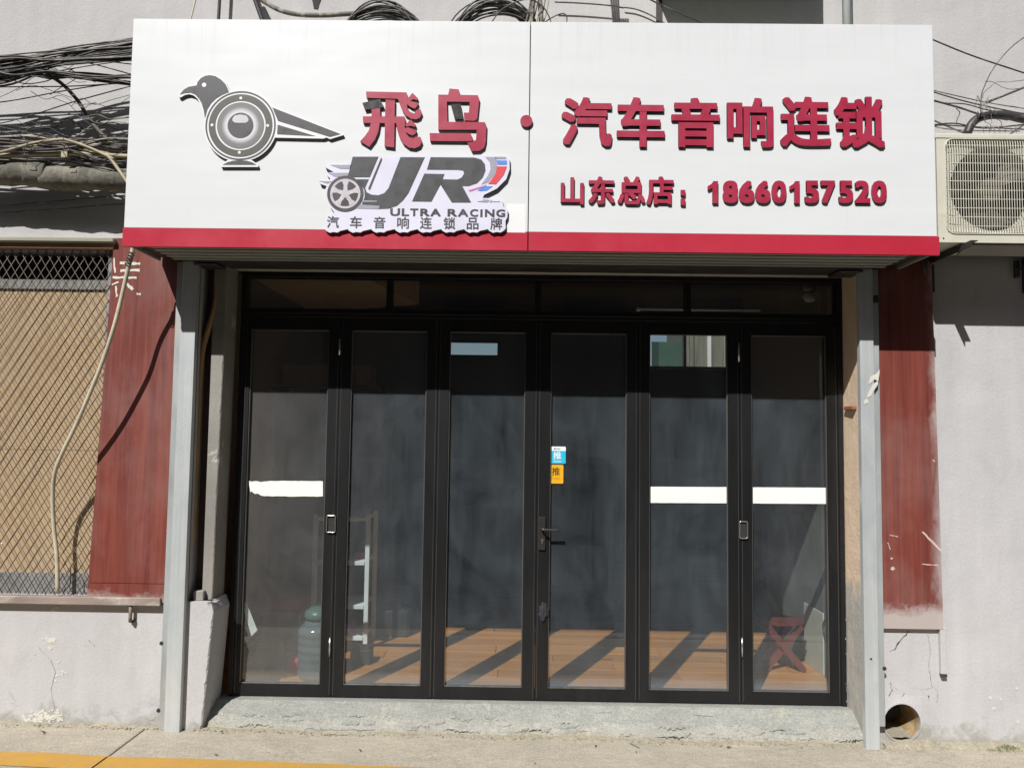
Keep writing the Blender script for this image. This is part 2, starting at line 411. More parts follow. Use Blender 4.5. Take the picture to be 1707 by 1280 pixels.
m_cable = mat('black_cable', (.030, .028, .028), .5, var=.4, nscale=12, bump=.1, dirt=(.12, .11, .095), dscale=14, dcov=.50)
m_cable2 = mat('dusty_grey_cable', (.10, .09, .078), .65, var=.35, nscale=12, bump=.1, dirt=(.30, .27, .22), dscale=14, dcov=.5)
m_tubeb = mat('aged_beige_conduit', (.36, .31, .21), .6, var=.3, nscale=10, bump=.1, dirt=(.25, .20, .12), dscale=9, dcov=.55)
m_conduit = mat('cream_conduit', (.50, .45, .34), .55, var=.2, nscale=9, bump=.1, dirt=(.2, .18, .12), dscale=22, dcov=.58)
m_hose = mat('tan_hose', (.36, .23, .10), .6, var=.2, bump=.1)
m_wrap = mat('faded_pipe_wrap', (.115, .112, .09), .9, var=.55, nscale=9, bump=.9, bscale=50, dirt=(.21, .195, .16), dscale=8, dcov=.46)
m_wire = mat('weathered_mesh_steel', (.17, .145, .12), .6, .3, var=.4, nscale=15, bump=0)
m_rail = mat('window_steel', (.24, .23, .225), .55, .3, var=.35, nscale=8, bump=.2, dirt=(.20, .11, .06), dscale=7, dcov=.55)
m_rust = mat('rusty_flat_bar', (.27, .215, .185), .75, .1, var=.35, nscale=5, stretch=(.4, 1, 1), bump=.3, dirt=(.44, .40, .34), dscale=6, dcov=.52)
m_lint = mat('brown_painted_lintel', (.26, .155, .10), .7, var=.35, nscale=5, stretch=(.3, 1, 1), bump=.3, dirt=(.42, .38, .30), dscale=8, dcov=.56)
m_olive = mat('olive_cap_strip', (.27, .265, .20), .6, var=.2, nscale=5, stretch=(.2, 1, 1), bump=.2)
def board():
    T = NT('brown_board')
    n = T.noise(22, (1, 1, .45), 7, .65, .8); c_ = T.mix(T.ramp(n, .35, .65), (.33, .225, .12), (.40, .285, .165))
    n2 = T.noise(2, (1, 1, 1), 4); c_ = T.mix(T.math('MULTIPLY', T.ramp(n2, .4, .7), .5), c_, (.36, .28, .19))
    return T.bsdf(c_, .8, 0, [(n, .2, .003)])
m_board = board()
m_bgrey = mat('grey_edge_board', (.20, .195, .185), .8, var=.3, nscale=8, bump=.2)
m_soffit = mat('soffit_sheet', (.30, .32, .28), .5, .1, var=.15, nscale=3, stretch=(.2, 1, 1), bump=.1)
m_acw = mat('ac_cream_paint', (.54, .525, .44), .5, var=.08, nscale=4, bump=.05, dirt=(.48, .44, .32), dscale=4, dcov=.6)
m_acd = mat('ac_inner', (.035, .032, .03), .6, var=.3, bump=0)
m_accoil = mat('ac_coil', (.06, .052, .046), .6, .3, var=.4, nscale=20, bump=.2)
m_fan = mat('fan_plastic', (.15, .125, .095), .5, var=.3, bump=0)
m_brk = mat('bracket_steel', (.05, .046, .045), .6, .4, var=.3, bump=.2)
m_whitepipe = mat('white_pole', (.62, .64, .64), .4, var=.1, nscale=10, bump=.05, dirt=(.35, .33, .30), dscale=12, dcov=.6)
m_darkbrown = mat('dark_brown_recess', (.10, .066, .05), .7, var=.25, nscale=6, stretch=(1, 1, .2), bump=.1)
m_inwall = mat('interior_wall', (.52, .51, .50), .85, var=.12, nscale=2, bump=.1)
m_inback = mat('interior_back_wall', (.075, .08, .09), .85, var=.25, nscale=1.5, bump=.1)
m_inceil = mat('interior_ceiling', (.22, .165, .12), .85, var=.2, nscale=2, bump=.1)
m_plasterpale = mat('pale_plaster', (.60, .50, .38), .8, var=.1, bump=.05)  # on the ceiling patch this pale tone stands for bounce light
def woodfloor():
    T = NT('orange_laminate_floor')
    oi = T.n('ShaderNodeObjectInfo')
    g = T.noise(16, (.10, 1, 1), 8, .6, .5); c_ = T.mix(T.ramp(g, .32, .68), (.48, .19, .062), (.64, .31, .115))
    c_ = T.mix(1.0, c_, T.maprange(oi.outputs['Random'], 0, 1, .86, 1.12), 'MULTIPLY')
    return T.bsdf(c_, .4, 0, [(g, .05, .002)], .4)
m_wood = woodfloor()
m_stool = mat('stool_red_plastic', (.20, .05, .04), .4, var=.15, bump=.05)
m_rack = mat('rack_white', (.86, .89, .92), .5, var=.1, bump=0)
m_cab = mat('cabinet_offwhite', (.60, .60, .54), .5, var=.08, bump=0)
m_cardb = mat('cardboard', (.32, .22, .11), .8, var=.15, bump=.1)
m_jug = glass('jug_shell', dust_c=(.5, .56, .6), base=.08, amp=.22, refl=.08)
m_mint = mat('mint_cap', (.09, .17, .15), .4, var=.1, bump=0)
m_jug = mat('water_jug_plastic', (.12, .15, .165), .12, var=.2, nscale=8, stretch=(1, 1, 3), bump=0, spec=.7)
m_cloth = mat('dark_cloth', (.02, .02, .03), .8, var=.3, bump=.3)
m_leaf = mat('dry_leaf', (.12, .075, .035), .8, var=.4, nscale=30, bump=.2)
m_moss = mat('moss', (.10, .12, .04), .9, var=.5, nscale=40, bump=.3)
m_crack = mat('crack_shadow', (.05, .045, .035), .95, bump=0)
m_foam = mat('white_spatter', (.58, .56, .50), .8, var=.1, bump=.3)

# ------------------------------------------------------------------ ground
GZ = -0.022
def gz(x): return GZ - 0.0065 * (x + 3.0)
def ground_poly(name, pts, z_off, m, thick=.05, parent=None, **kw):
    bm = BM(); a = [bm.verts.new((x, y, gz(x) + z_off)) for x, y in pts]; b = [bm.verts.new((x, y, gz(x) + z_off - thick)) for x, y in pts]
    bm.faces.new(a); bm.faces.new(b[::-1]); n = len(pts)
    for i in range(n): bm.faces.new((a[i], a[(i + 1) % n], b[(i + 1) % n], b[i]))
    return obj(name, bm, m, parent, **kw)
bm = BM(); vs4 = [bm.verts.new(p) for p in ((-200, -200, -.26), (200, -200, -.26), (200, 200, -.26), (-200, 200, -.26))]; bm.faces.new(vs4)
obj('ground', bm, m_road, kind='structure')
pav = bpy.data.objects.new('pavement', None); col.objects.link(pav); pav['kind'] = 'structure'
jt, jb = G(250, 1207), G(150, 1280)
jd = (jb - jt); jt2 = jt - jd * .6; jb2 = jt + jd * 3.2
def jx(y): return jt.x + jd.x * (y - jt.y) / jd.y
def slab(edges_l, edges_r, y0, y1):
    """noisy concrete slab grid between two joint lines"""
    bm = BM(); nx, ny = 160, 30; g = []
    for j in range(ny + 1):
        y = y0 + (y1 - y0) * j / ny; row = []
        xl, xr = edges_l(y), edges_r(y)
        for i in range(nx + 1):
            x = xl + (xr - xl) * i / nx
            z = gz(x) + noise.noise(Vector((x * 2.2, y * 2.2, 3))) * .006 + noise.noise(Vector((x * 9, y * 9, 1))) * .0022
            row.append(bm.verts.new((x, y, z)))
        g.append(row)
    for j in range(ny):
        for i in range(nx): bm.faces.new((g[j][i], g[j][i + 1], g[j + 1][i + 1], g[j + 1][i])).smooth = True
    bo = [r[0] for r in g[::-1]] + g[0][1:] + [r[-1] for r in g[1:]] + g[-1][-2:0:-1]
    lo = [bm.verts.new((v.co.x, v.co.y, v.co.z - .12)) for v in bo]
    for i in range(len(bo)): bm.faces.new((bo[i], bo[(i + 1) % len(bo)], lo[(i + 1) % len(bo)], lo[i]))
    return obj('slab', bm, m_pave, pav)
JG = .004
slab(lambda y: -5.2, lambda y: jx(y) - JG, -1.7, .30)
slab(lambda y: jx(y) + JG, lambda y: 5.4, -1.7, .30)
bm = BM(); box(bm, -5.2, 5.4, -1.86, -1.705, -.20, gz(0) + .004, .01); obj('kerbstone', bm, m_pave, pav)
bm = BM(); box(bm, -5.2, 5.4, -1.7, .25, -.20, -.145); obj('joint_bed', bm, m_crack, pav)
# yellow line, wobbly edges, split at the joint
a0, a1 = G(0, 1252), G(650, 1272); dl = (a1 - a0).normalized(); nl = Vector((dl.y, -dl.x, 0))
def yl(s0, s1):
    bm = BM(); n = 120; T_, B_ = [], []
    for i in range(n + 1):
        s = s0 + (s1 - s0) * i / n; p = a0 + dl * s
        t = p + nl * (.0 + noise.noise(Vector((s * 6, 0, 0))) * .010 + noise.noise(Vector((s * 30, 4, 0))) * .006)
        b = p + nl * (.165 + noise.noise(Vector((s * 5, 9, 0))) * .008)
        # feather: ground height + 5 mm
        T_.append(bm.verts.new((t.x, t.y, gz(t.x) + noise.noise(Vector((t.x * 2.2, t.y * 2.2, 3))) * .006 + .0045)))
        B_.append(bm.verts.new((b.x, b.y, gz(b.x) + noise.noise(Vector((b.x * 2.2, b.y * 2.2, 3))) * .006 + .0045)))
    for i in range(n): bm.faces.new((T_[i], B_[i], B_[i + 1], T_[i + 1]))
    return bm
sj = None
for k in range(400):
    s = -1 + k * .01; p = a0 + dl * s + nl * .08
    if p.x > jx(p.y): sj = s; break
obj('yellow_line', yl(-2.4, sj - .006), m_yellow, kind='structure')
obj('yellow_line', yl(sj + .006, 3.2), m_yellow, kind='structure')

# ------------------------------------------------------------------ the shop building
bld = thing('shop_building', 'grey plastered shop building with a wide door opening below the red and white sign', 'building')
WX1 = W(176, 700, 0).x; WZ0 = W(90, 993, 0).z; WZ1 = W(90, 414, 0).z
DX0, DX1, DZT = -1.90, 1.992, 2.665
TH = .24
dc = W(1503, 1203, 0); DR = .106; dcx, dcz = dc.x, dc.z
xs = [-6, -4.4, WX1, DX0, DX1, dcx - .16, dcx + .16, 6]
zs = sorted([-.2, dcz - .15, dcz + .15, WZ0, WZ1, DZT, 3.35, 7.0])
def hole(xm, zm):
    if -4.4 < xm < WX1 and WZ0 < zm < WZ1: return True
    if DX0 < xm < DX1 and zm < DZT: return True
    if abs(xm - dcx) < .16 and abs(zm - dcz) < .15: return True
    return False
bm = BM(); xs.sort()
cells = {(i, j) for i in range(len(xs) - 1) for j in range(len(zs) - 1) if not hole((xs[i] + xs[i + 1]) / 2, (zs[j] + zs[j + 1]) / 2)}
vd = {}
def gv(i, j, y):
    k = (i, j, y)
    if k not in vd: vd[k] = bm.verts.new((xs[i], y, zs[j]))
    return vd[k]
for (i, j) in cells:
    mi = 1 if zs[j] >= 2.6 and zs[j] > WZ1 - .01 else 0
    bm.faces.new([gv(i, j, 0), gv(i + 1, j, 0), gv(i + 1, j + 1, 0), gv(i, j + 1, 0)]).material_index = mi
    bm.faces.new([gv(i, j, TH), gv(i, j + 1, TH), gv(i + 1, j + 1, TH), gv(i + 1, j, TH)])
    for di, dj, c in ((-1, 0, ((0, 0), (0, 1))), (1, 0, ((1, 1), (1, 0))), (0, -1, ((1, 0), (0, 0))), (0, 1, ((0, 1), (1, 1)))):
        if (i + di, j + dj) not in cells:
            (a, b), (c2, d) = c
            bm.faces.new([gv(i + a, j + b, 0), gv(i + a, j + b, TH), gv(i + c2, j + d, TH), gv(i + c2, j + d, 0)])
obj('wall', bm, [m_wall, m_wall_up], bld)
# drain opening: square-to-round patch
bm = BM(); N = 48; inner, outer, deep = [], [], []
for k in range(N):
    a = 2 * math.pi * k / N; c_, s_ = math.cos(a), math.sin(a)
    t = min(.16 / max(abs(c_), 1e-6), .15 / max(abs(s_), 1e-6)); rr = DR * (1 + .03 * noise.noise(Vector((c_ * 2, s_ * 2, 0))))
    inner.append(bm.verts.new((dcx + rr * c_, -.004, dcz + rr * s_)))
    outer.append(bm.verts.new((dcx + t * c_, -.0002, dcz + t * s_)))
    deep.append(bm.verts.new((dcx + rr * c_, .02, dcz + rr * s_)))
for k in range(N):
    q = (k + 1) % N
    bm.faces.new((outer[k], outer[q], inner[q], inner[k])); bm.faces.new((inner[k], inner[q], deep[q], deep[k]))
obj('drain_surround', bm, m_wall, bld)
dp = thing('drain_pipe', 'open round drain pipe with rusty silt, low in the wall beside the right post', 'pipe')
bm = BM()
tube(bm, [(dcx, .0, dcz), (dcx, .45, dcz)], DR - .002, 40, cap=False)
dcap = [bm.verts.new((dcx + DR * math.cos(2 * math.pi * k / 24), .45, dcz + DR * math.sin(2 * math.pi * k / 24))) for k in range(24)]; bm.faces.new(dcap)
obj('bore', bm, mat('dirty_pipe_bore', (.30, .19, .09), .85, var=.45, nscale=14, bump=.6, bscale=40, dirt=(.42, .36, .22), dscale=12, dcov=.5), dp)
bm = BM(); ringY(bm, (dcx, dcz), DR - .003, DR + .006, -.009, .01, 40); obj('rim', bm, m_wall, dp)
# silt in the pipe bottom
bm = BM(); g = []
for j in range(9):
    y = .0 + .4 * j / 8; row = []
    for i in range(15):
        t = -1 + 2 * i / 14; x = dcx + t * DR * .93
        zc = -math.sqrt(max(DR * DR * .985 - (t * DR * .93) ** 2, 0)); zz = dcz + max(zc, -DR * .80) + .006 * noise.noise(Vector((x * 40, y * 40, 0)))
        row.append(bm.verts.new((x, y, zz)))
    g.append(row)
for j in range(8):
    for i in range(14): bm.faces.new((g[j][i], g[j][i + 1], g[j + 1][i + 1], g[j + 1][i])).smooth = True
obj('silt', bm, m_rubble, dp)

# left pier and jamb strip (edges chipped)
def chipped(bm, x0, x1, y0, y1, z0, z1, amp=.008, top=0.0, n=70, lean=0.0, seed=0):
    cols = []
    for k in range(n + 1):
        z = z0 + (z1 - z0) * k / n
        nz = noise.noise(Vector((seed, 3.3, z * 3))) * amp * .6
        r = x1 + nz - lean * (1 - (z - z0) / (z1 - z0)) - (top * ((k / n - .93) / .07) if k / n > .93 else 0)
        yy = y0
        ch = .004 + max(0, noise.noise(Vector((seed, 5, z * 11)))) * amp * 2.2 + max(0, noise.noise(Vector((seed, 2, z * 38)))) * amp * 1.2
        cols.append([bm.verts.new(p) for p in ((x0, y0, z), (r - ch, yy - 0, z), (r, y0 + ch, z), (r + .004 - nz * .8, y1, z), (x0, y1, z))])
    for A, B in zip(cols, cols[1:]):
        for i in range(5): bm.faces.new((A[i], A[(i + 1) % 5], B[(i + 1) % 5], B[i]))
    bm.faces.new(cols[0][::-1]); bm.faces.new(cols[-1])
PZ = W(345, 1003, -.03).z
bm = BM(); chipped(bm, -1.96, -1.735, -.035, .205, -.1, PZ, .009, .03, lean=.05)
obj('pier', bm, m_wall, bld)
bm = BM(); chipped(bm, -1.836, -1.757, .035, .205, PZ, DZT + .1, .004, n=160, lean=.02, seed=5)
obj('jamb', bm, m_cem, bld)
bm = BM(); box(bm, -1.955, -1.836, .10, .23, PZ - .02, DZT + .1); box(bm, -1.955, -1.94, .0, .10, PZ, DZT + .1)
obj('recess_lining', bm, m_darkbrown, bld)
bm = BM(); box(bm, -1.875, -1.815, .0, .05, PZ - .0, PZ + .055, .004); obj('mortar_lump', bm, m_cem, bld)
bm = BM(); box(bm, -1.95, -1.73, -.0, .04, PZ - .012, PZ + .0, .003); obj('pier_cap', bm, m_cem, bld)
# right reveal (front edge is chipped)
bm = BM()
n = 120; cols = []
for k in range(n + 1):
    z = -.05 + (DZT + .05) * k / n
    e = noise.noise(Vector((2, 1, z * 3))) * .006; ch = .003 + max(0, noise.noise(Vector((5, 1, z * 14)))) * .014 + max(0, noise.noise(Vector((5, 4, z * 45)))) * .007
    bulge = .03 * max(0, 1 - abs(z - .2) / .35) ** 2
    cols.append([bm.verts.new(p) for p in ((1.972 - bulge * .2, .205, z), (1.985 + e * .5, -.004 + ch, z), (1.985 + ch + e * .5, -.0045, z), (2.04, -.0045, z), (2.04, .205, z))])
for A, B in zip(cols, cols[1:]):
    for i in range(5): bm.faces.new((A[i], A[(i + 1) % 5], B[(i + 1) % 5], B[i]))
bm.faces.new(cols[-1]); bm.faces.new(cols[0][::-1])
obj('reveal', bm, jambmat(), bld)
bk = W(1421, 680, .08); bm = BM(); box(bm, 1.955, 1.985, .04, .16, bk.z - .012, bk.z + .012, .004)
obj('brick_stub', bm, mat('bare_brick', (.30, .12, .07), .9, bump=.4), bld)
# lintel strip above the transom and boxing behind the sign
bm = BM(); box(bm, -1.75, 1.975, .12, .20, 2.655, 2.70, .002); obj('lintel_trim', bm, mat('lintel_beige', (.40, .37, .33), .8, var=.15), bld)
bm = BM(); box(bm, -1.9, 1.99, .21, .30, 2.66, 2.95); obj('lintel', bm, m_darkbrown, bld)

# interior shell
FZ = .088
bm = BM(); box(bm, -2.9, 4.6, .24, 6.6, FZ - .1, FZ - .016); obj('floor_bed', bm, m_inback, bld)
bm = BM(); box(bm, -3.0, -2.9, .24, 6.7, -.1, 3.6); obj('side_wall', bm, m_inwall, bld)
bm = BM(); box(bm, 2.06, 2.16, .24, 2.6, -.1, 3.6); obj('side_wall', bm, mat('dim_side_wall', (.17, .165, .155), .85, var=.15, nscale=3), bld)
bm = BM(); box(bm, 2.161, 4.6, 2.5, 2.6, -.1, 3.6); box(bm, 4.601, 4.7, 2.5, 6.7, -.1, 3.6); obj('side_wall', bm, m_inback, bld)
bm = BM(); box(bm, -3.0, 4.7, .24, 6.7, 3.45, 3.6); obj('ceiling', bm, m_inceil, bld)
# back wall with two high openings
def rectholes(bm, X0, X1, Z0, Z1, y0, y1, holes):
    xs_ = sorted({X0, X1, *[h[0] for h in holes], *[h[1] for h in holes]}); zs_ = sorted({Z0, Z1, *[h[2] for h in holes], *[h[3] for h in holes]})
    for a, b in zip(xs_, xs_[1:]):
        for c, d in zip(zs_, zs_[1:]):
            xm, zm = (a + b) / 2, (c + d) / 2
            if any(h[0] < xm < h[1] and h[2] < zm < h[3] for h in holes): continue
            box(bm, a, b, y0, y1, c, d)
h1a, h1b = W(1066, 548, 6.6), W(1213, 612, 6.6); h2a, h2b = W(745, 570, 6.6), W(829, 592, 6.6)
h3a, h3b = W(1250, 568, 6.6), W(1352, 608, 6.6)
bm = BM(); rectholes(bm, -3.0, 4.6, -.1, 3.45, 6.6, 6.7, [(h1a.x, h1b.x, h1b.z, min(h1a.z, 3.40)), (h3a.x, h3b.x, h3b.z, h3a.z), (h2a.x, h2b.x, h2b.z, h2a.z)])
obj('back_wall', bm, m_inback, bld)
bm = BM(); box(bm, h1a.x - .04, h1b.x + .04, 6.56, 6.60, h1b.z - .05, h1b.z, .004); obj('window_sill', bm, m_plasterpale, bld)
xm_ = W(1141, 580, 6.6).x
bm = BM(); box(bm, xm_ - .02, xm_ + .02, 6.56, 6.66, h1b.z, min(h1a.z, 3.40), .004); obj('window_mullion', bm, m_rack, bld)
# pale block painting the bounce-lit ceiling, and a rail, seen through the transom
bm = BM(); hexa(bm, [(-2.1, 1.0, 2.86), (-1.30, 1.0, 2.86), (-1.30, 1.0, 3.2), (-2.1, 1.0, 3.2), (-2.1, 3.2, 2.86), (-.95, 2.6, 2.86), (-.95, 2.6, 3.2), (-2.1, 3.2, 3.2)]); obj('lit_ceiling_patch', bm, m_plasterpale, bld)
bm = BM(); box(bm, -2.9, 2.06, .75, .80, 2.772, 2.80); obj('ceiling_rail', bm, m_plasterpale, bld)
# planks
pm = BM(); box(pm, 0, 1.196, 0, .1875, -.016, 0, .0015); pme = bpy.data.meshes.new('floorboard'); pm.to_mesh(pme); pm.free(); pme.materials.append(m_wood)
for r in range(14):
    x = -2.9 - (r * .41) % 1.2; y = .245 + r * .19
    while x < 2.05:
        o = bpy.data.objects.new('floorboard', pme); col.objects.link(o); o.parent = bld; o.location = (x + .001, y, FZ)
        x0 = x + .001
        if x < -2.9 or x + 1.2 > 2.05:
            s0, s1 = max(x0, -2.89), min(x0 + 1.196, 2.055)
            o.location.x = s0; o.scale.x = max((s1 - s0) / 1.196, .01)
        x += 1.2
bm = BM(); box(bm, 2.165, 4.59, 2.605, .245 + 14 * .19, FZ - .015, FZ); box(bm, -2.89, 4.59, .245 + 14 * .19, 6.59, FZ - .015, FZ); obj('floor', bm, m_wood, bld)

# threshold: a broken two-coat cement ramp as one height field
DOORZ = .083
bm = BM(); nx, ny = 620, 90; X0, X1, Y0, Y1 = -1.80, 2.02, -.14, .215; g = []
def e1(x): return .045 + .055 * noise.noise(Vector((x * 1.7, 0, 1))) + .022 * noise.noise(Vector((x * 6, 0, 5))) + .004 * noise.noise(Vector((x * 22, 0, 5)))
def e2(x): return -.004 + .034 * noise.noise(Vector((x * 1.5, 7, 1))) + .018 * noise.noise(Vector((x * 6, 3, 5))) + .004 * noise.noise(Vector((x * 24, 0, 9)))
def sst(a, b, t):
    t = max(0, min(1, (t - a) / (b - a))); return t * t * (3 - 2 * t)
for j in range(ny + 1):
    row = []
    for i in range(nx + 1):
        x = X0 + (X1 - X0) * i / nx; y = Y0 + (Y1 - Y0) * j / ny
        b0 = gz(x)
        a_, b_ = e2(x), e1(x)
        top = DOORZ
        slope = b0 + .012 + (top - b0 - .026) * max(0, min(1, (y + .01) / .17))
        if y < a_ - .004: z = b0 - .006 + .014 * sst(-.09, a_, y) + .006 * noise.noise(Vector((x * 30, y * 30, 0)))
        else:
            z = slope * 1.0 + .004
            z = b0 + .006 + (z - b0) * sst(a_ - .004, a_ + .006, y)
            if y > b_: z += .010 * sst(b_, b_ + .005, y)
            cv = noise.noise(Vector((x * 6, 5, 5)))
            if cv > -.25: z -= .009 * max(0, 1 - abs(y - b_ + .002) / .005) * min(1, (cv + .25) * 4)
            z += .004 * noise.noise(Vector((x * 12, y * 12, 2))) + .0022 * noise.noise(Vector((x * 45, y * 45, 2)))
        if y > .14: z = max(z, 0) ; z = z + (top - z) * sst(.14, .17, y)
        row.append(bm.verts.new((x, y, min(z, top))))
    g.append(row)
for j in range(ny):
    for i in range(nx):
        x = X0 + (X1 - X0) * (i + .5) / nx; y = Y0 + (Y1 - Y0) * (j + .5) / ny
        f = bm.faces.new((g[j][i], g[j][i + 1], g[j + 1][i + 1], g[j + 1][i])); f.smooth = True
        f.material_index = 2 if y < e2(x) else (1 if y < e1(x) + .003 else 0)
RZ = [[v.co.z for v in r] for r in g]
obj('threshold', bm, [m_ramp, m_ramp2, m_rubble], bld)
bm = BM(); box(bm, -1.96, 2.06, .21, .32, -.1, FZ - .002); obj('sub_sill', bm, m_cem, bld)
def ramp_z(x, y):
    i = min(max(int((x - X0) / (X1 - X0) * nx), 0), nx - 1); j = min(max(int((y - Y0) / (Y1 - Y0) * ny), 0), ny - 1)
    return RZ[j][i]
def edge_crack(fn, x0, x1, wmax, seed, thr=-.15):
    bm = BM(); n = int((x1 - x0) * 260); prev = None
    for i in range(n + 1):
        x = x0 + (x1 - x0) * i / n; ww = wmax * max(0.0, noise.noise(Vector((x * 5, seed, 0))) - thr) * (.5 + abs(noise.noise(Vector((x * 45, seed, 3)))) * 2)
        if ww < wmax * .06: prev = None; continue
        y = fn(x) + .004 * noise.noise(Vector((x * 60, seed, 8)))
        z = max(ramp_z(x, y), ramp_z(x, y + .004)) + .0012
        cur = (bm.verts.new((x, y - ww, z - .0005)), bm.verts.new((x, y + ww * .3, z + ww * .4)))
        if prev: bm.faces.new((prev[0], cur[0], cur[1], prev[1]))
        prev = cur
    obj('edge_crack', bm, m_crack, bld)
edge_crack(lambda x: e1(x), -1.7, 1.95, .0075, 2, -.02)
edge_crack(lambda x: e2(x), -1.75, 1.98, .0080, 5, -.12)
edge_crack(lambda x: .10 + .03 * noise.noise(Vector((x * 3, 2, 2))), .2, 1.4, .003, 9, .12)
random.seed(17)
for k in range(15):
    x = random.uniform(-1.5, 1.9); y = (e1(x) + e2(x)) / 2 + random.uniform(-.008, .012); L = random.uniform(.03, .14); D_ = random.uniform(.010, .022); n_ = 14
    z = ramp_z(x, y); P = []
    for q in range(n_):
        a = 2 * math.pi * q / n_; r = random.uniform(.65, 1.15); P.append((x + L * .5 * r * math.cos(a), y + D_ * r * math.sin(a)))
    bm = BM(); top = [bm.verts.new((p[0], p[1], z + .009 + (p[1] - y) * .45)) for p in P]; bot = [bm.verts.new((p[0], p[1] - .001, z - .012)) for p in P]
    bm.faces.new(top)
    for q in range(n_): bm.faces.new((top[q], top[(q + 1) % n_], bot[(q + 1) % n_], bot[q]))
    bm.faces.new(bot[::-1])
    obj('mortar_chunk', bm, m_ramp2 if k % 3 else m_ramp, bld)
# skirting band of old mortar where wall meets pavement
def skirt(x0, x1, h, d, seed):
    bm = BM(); n = int((x1 - x0) * 60); A, B, C_ = [], [], []
    for i in range(n + 1):
        x = x0 + (x1 - x0) * i / n
        hh = h * (.6 + .9 * noise.noise(Vector((x * 5, seed, 0))) + .4 * noise.noise(Vector((x * 22, seed, 0))))
        dd = d * (.8 + .9 * noise.noise(Vector((x * 4, seed, 6))) + .3 * noise.noise(Vector((x * 25, seed, 0))))
        A.append(bm.verts.new((x, -.001, gz(x) + max(hh, .003)))); B.append(bm.verts.new((x, -max(dd, .004) * .5, gz(x) + max(hh, .003) * .6))); C_.append(bm.verts.new((x, -max(dd, .004), gz(x) - .01)))
    for i in range(n):
        bm.faces.new((A[i], A[i + 1], B[i + 1], B[i])); bm.faces.new((B[i], B[i + 1], C_[i + 1], C_[i]))
    return bm
obj('mortar_skirt', skirt(-5, -2.02, .024, .035, 1), m_rubble, bld)
obj('mortar_skirt', skirt(2.08, 5, .05, .09, 4), m_rubble, bld)
# cracks in the lower right wall
def crack(pts, w_, Y=-.0012):
    bm = BM(); P = [W(x, y, Y) for x, y in pts]; P2 = []
    for p, q in zip(P, P[1:]):
        k = max(2, int((q - p).length / .012))
        for i in range(k):
            t = p.lerp(q, i / k); P2.append(t + Vector((noise.noise(t * 60) * .006, 0, noise.noise(t * 60 + Vector((9, 9, 9))) * .006)))
    P2.append(P[-1]); L, R_ = [], []
    for i, p in enumerate(P2):
        ww = w_ * (.35 + abs(noise.noise(p * 30)) * 1.6) * (1 if i < len(P2) - 1 else .2)
        L.append(bm.verts.new((p.x - ww, Y, p.z + ww * .4))); R_.append(bm.verts.new((p.x + ww, Y, p.z - ww * .4)))
    for i in range(len(P2) - 1): bm.faces.new((L[i], R_[i], R_[i + 1], L[i + 1]))
    obj('crack', bm, m_crack, bld)
crack([(1515, 1052), (1500, 1068), (1493, 1080), (1482, 1086)], .004)
crack([(1547, 1058), (1551, 1085), (1548, 1110), (1553, 1145)], .0011)
crack([(1483, 1137), (1487, 1150), (1481, 1160), (1487, 1167)], .0018)
crack([(1484, 1138), (1496, 1150), (1508, 1155), (1502, 1163)], .0014)
crack([(1520, 1146), (1535, 1148), (1545, 1149), (1556, 1144), (1563, 1152), (1562, 1172)], .0009)
crack([(60, 1075), (85, 1100), (92, 1120), (85, 1150), (92, 1185)], .0012)
crack([(148, 1066), (160, 1079)], .0025)
def spatter(pts, name='paint_spatter'):
    bm = BM()
    for (x, y, r) in pts:
        c = W(x, y, 0)
        for q in range(3 + int(r * 2.2)):
            k = 8; rr = .0032 * random.uniform(.25, 1.0) * (r ** .5); ox, oz = random.gauss(0, r * .0019), random.gauss(0, r * .0013)
            prism(bm, [(c.x + ox + rr * 1.4 * random.uniform(.5, 1.3) * math.cos(2 * math.pi * i / k), c.z + oz + rr * .8 * random.uniform(.5, 1.3) * math.sin(2 * math.pi * i / k)) for i in range(k)], -.0015 - random.random() * .0015, -.0003)
    obj(name, bm, m_foam, bld, kind='stuff')
spatter([(80, 1065, 5), (88, 1068, 7), (84, 1080, 3), (96, 1104, 3), (105, 1120, 4), (95, 1126, 3), (92, 1135, 2), (58, 1090, 2), (95, 1012, 5), (88, 1016, 4)])
spatter([(60, 1195, 9), (72, 1192, 11), (84, 1194, 10), (94, 1191, 8), (100, 1197, 6), (40, 1196, 5), (66, 1200, 9), (48, 1199, 5)])
spatter([(1650, 1162, 4), (1668, 1165, 3), (1657, 1180, 3), (1695, 1148, 3), (1697, 1203, 4)])

# ------------------------------------------------------------------ left window with security mesh
win = thing('security_window', 'boarded shop window behind rusty diamond security mesh, left of the red panel', 'window')
wx0 = -4.4; wx1 = WX1
bm = BM(); ztop = W(90, 482, .05).z; zbot = W(90, 955, .05).z
box(bm, wx0, wx1, .07, .09, (W(90, 750, .05).z) + .0012, ztop); box(bm, wx0, wx1, .07, .09, zbot, (W(90, 750, .05).z) - .0012)
obj('board', bm, m_board, win)
bm = BM(); box(bm, wx0, wx1, .055, .069, ztop - .0, W(90, 466, .05).z, .002); obj('rail', bm, m_bgrey, win)
bm = BM(); box(bm, wx0, wx1, .06, .095, WZ0, zbot, .002); obj('rail', bm, m_bgrey, win)
bm = BM(); box(bm, wx0, wx1, .22, .25, WZ0, WZ1); obj('gap_backing', bm, mat('gap_backing_dark', (.03, .022, .018), .3, bump=0), win)  # backing sheet; darkness of the open gap is put into its colour
bm = BM(); box(bm, wx1 - .035, wx1 - .001, .012, .06, WZ0 + .001, WZ1 - .001, .003); obj('side_frame', bm, m_rail, win)
zs0 = W(90, 1007, -.045).z; zs1 = W(90, 994, -.045).z
bm = BM(); box(bm, wx0, W(268, 1000, -.04).x, -.05, -.002, zs0, zs1, .003); obj('sill_bar', bm, m_rust, win)
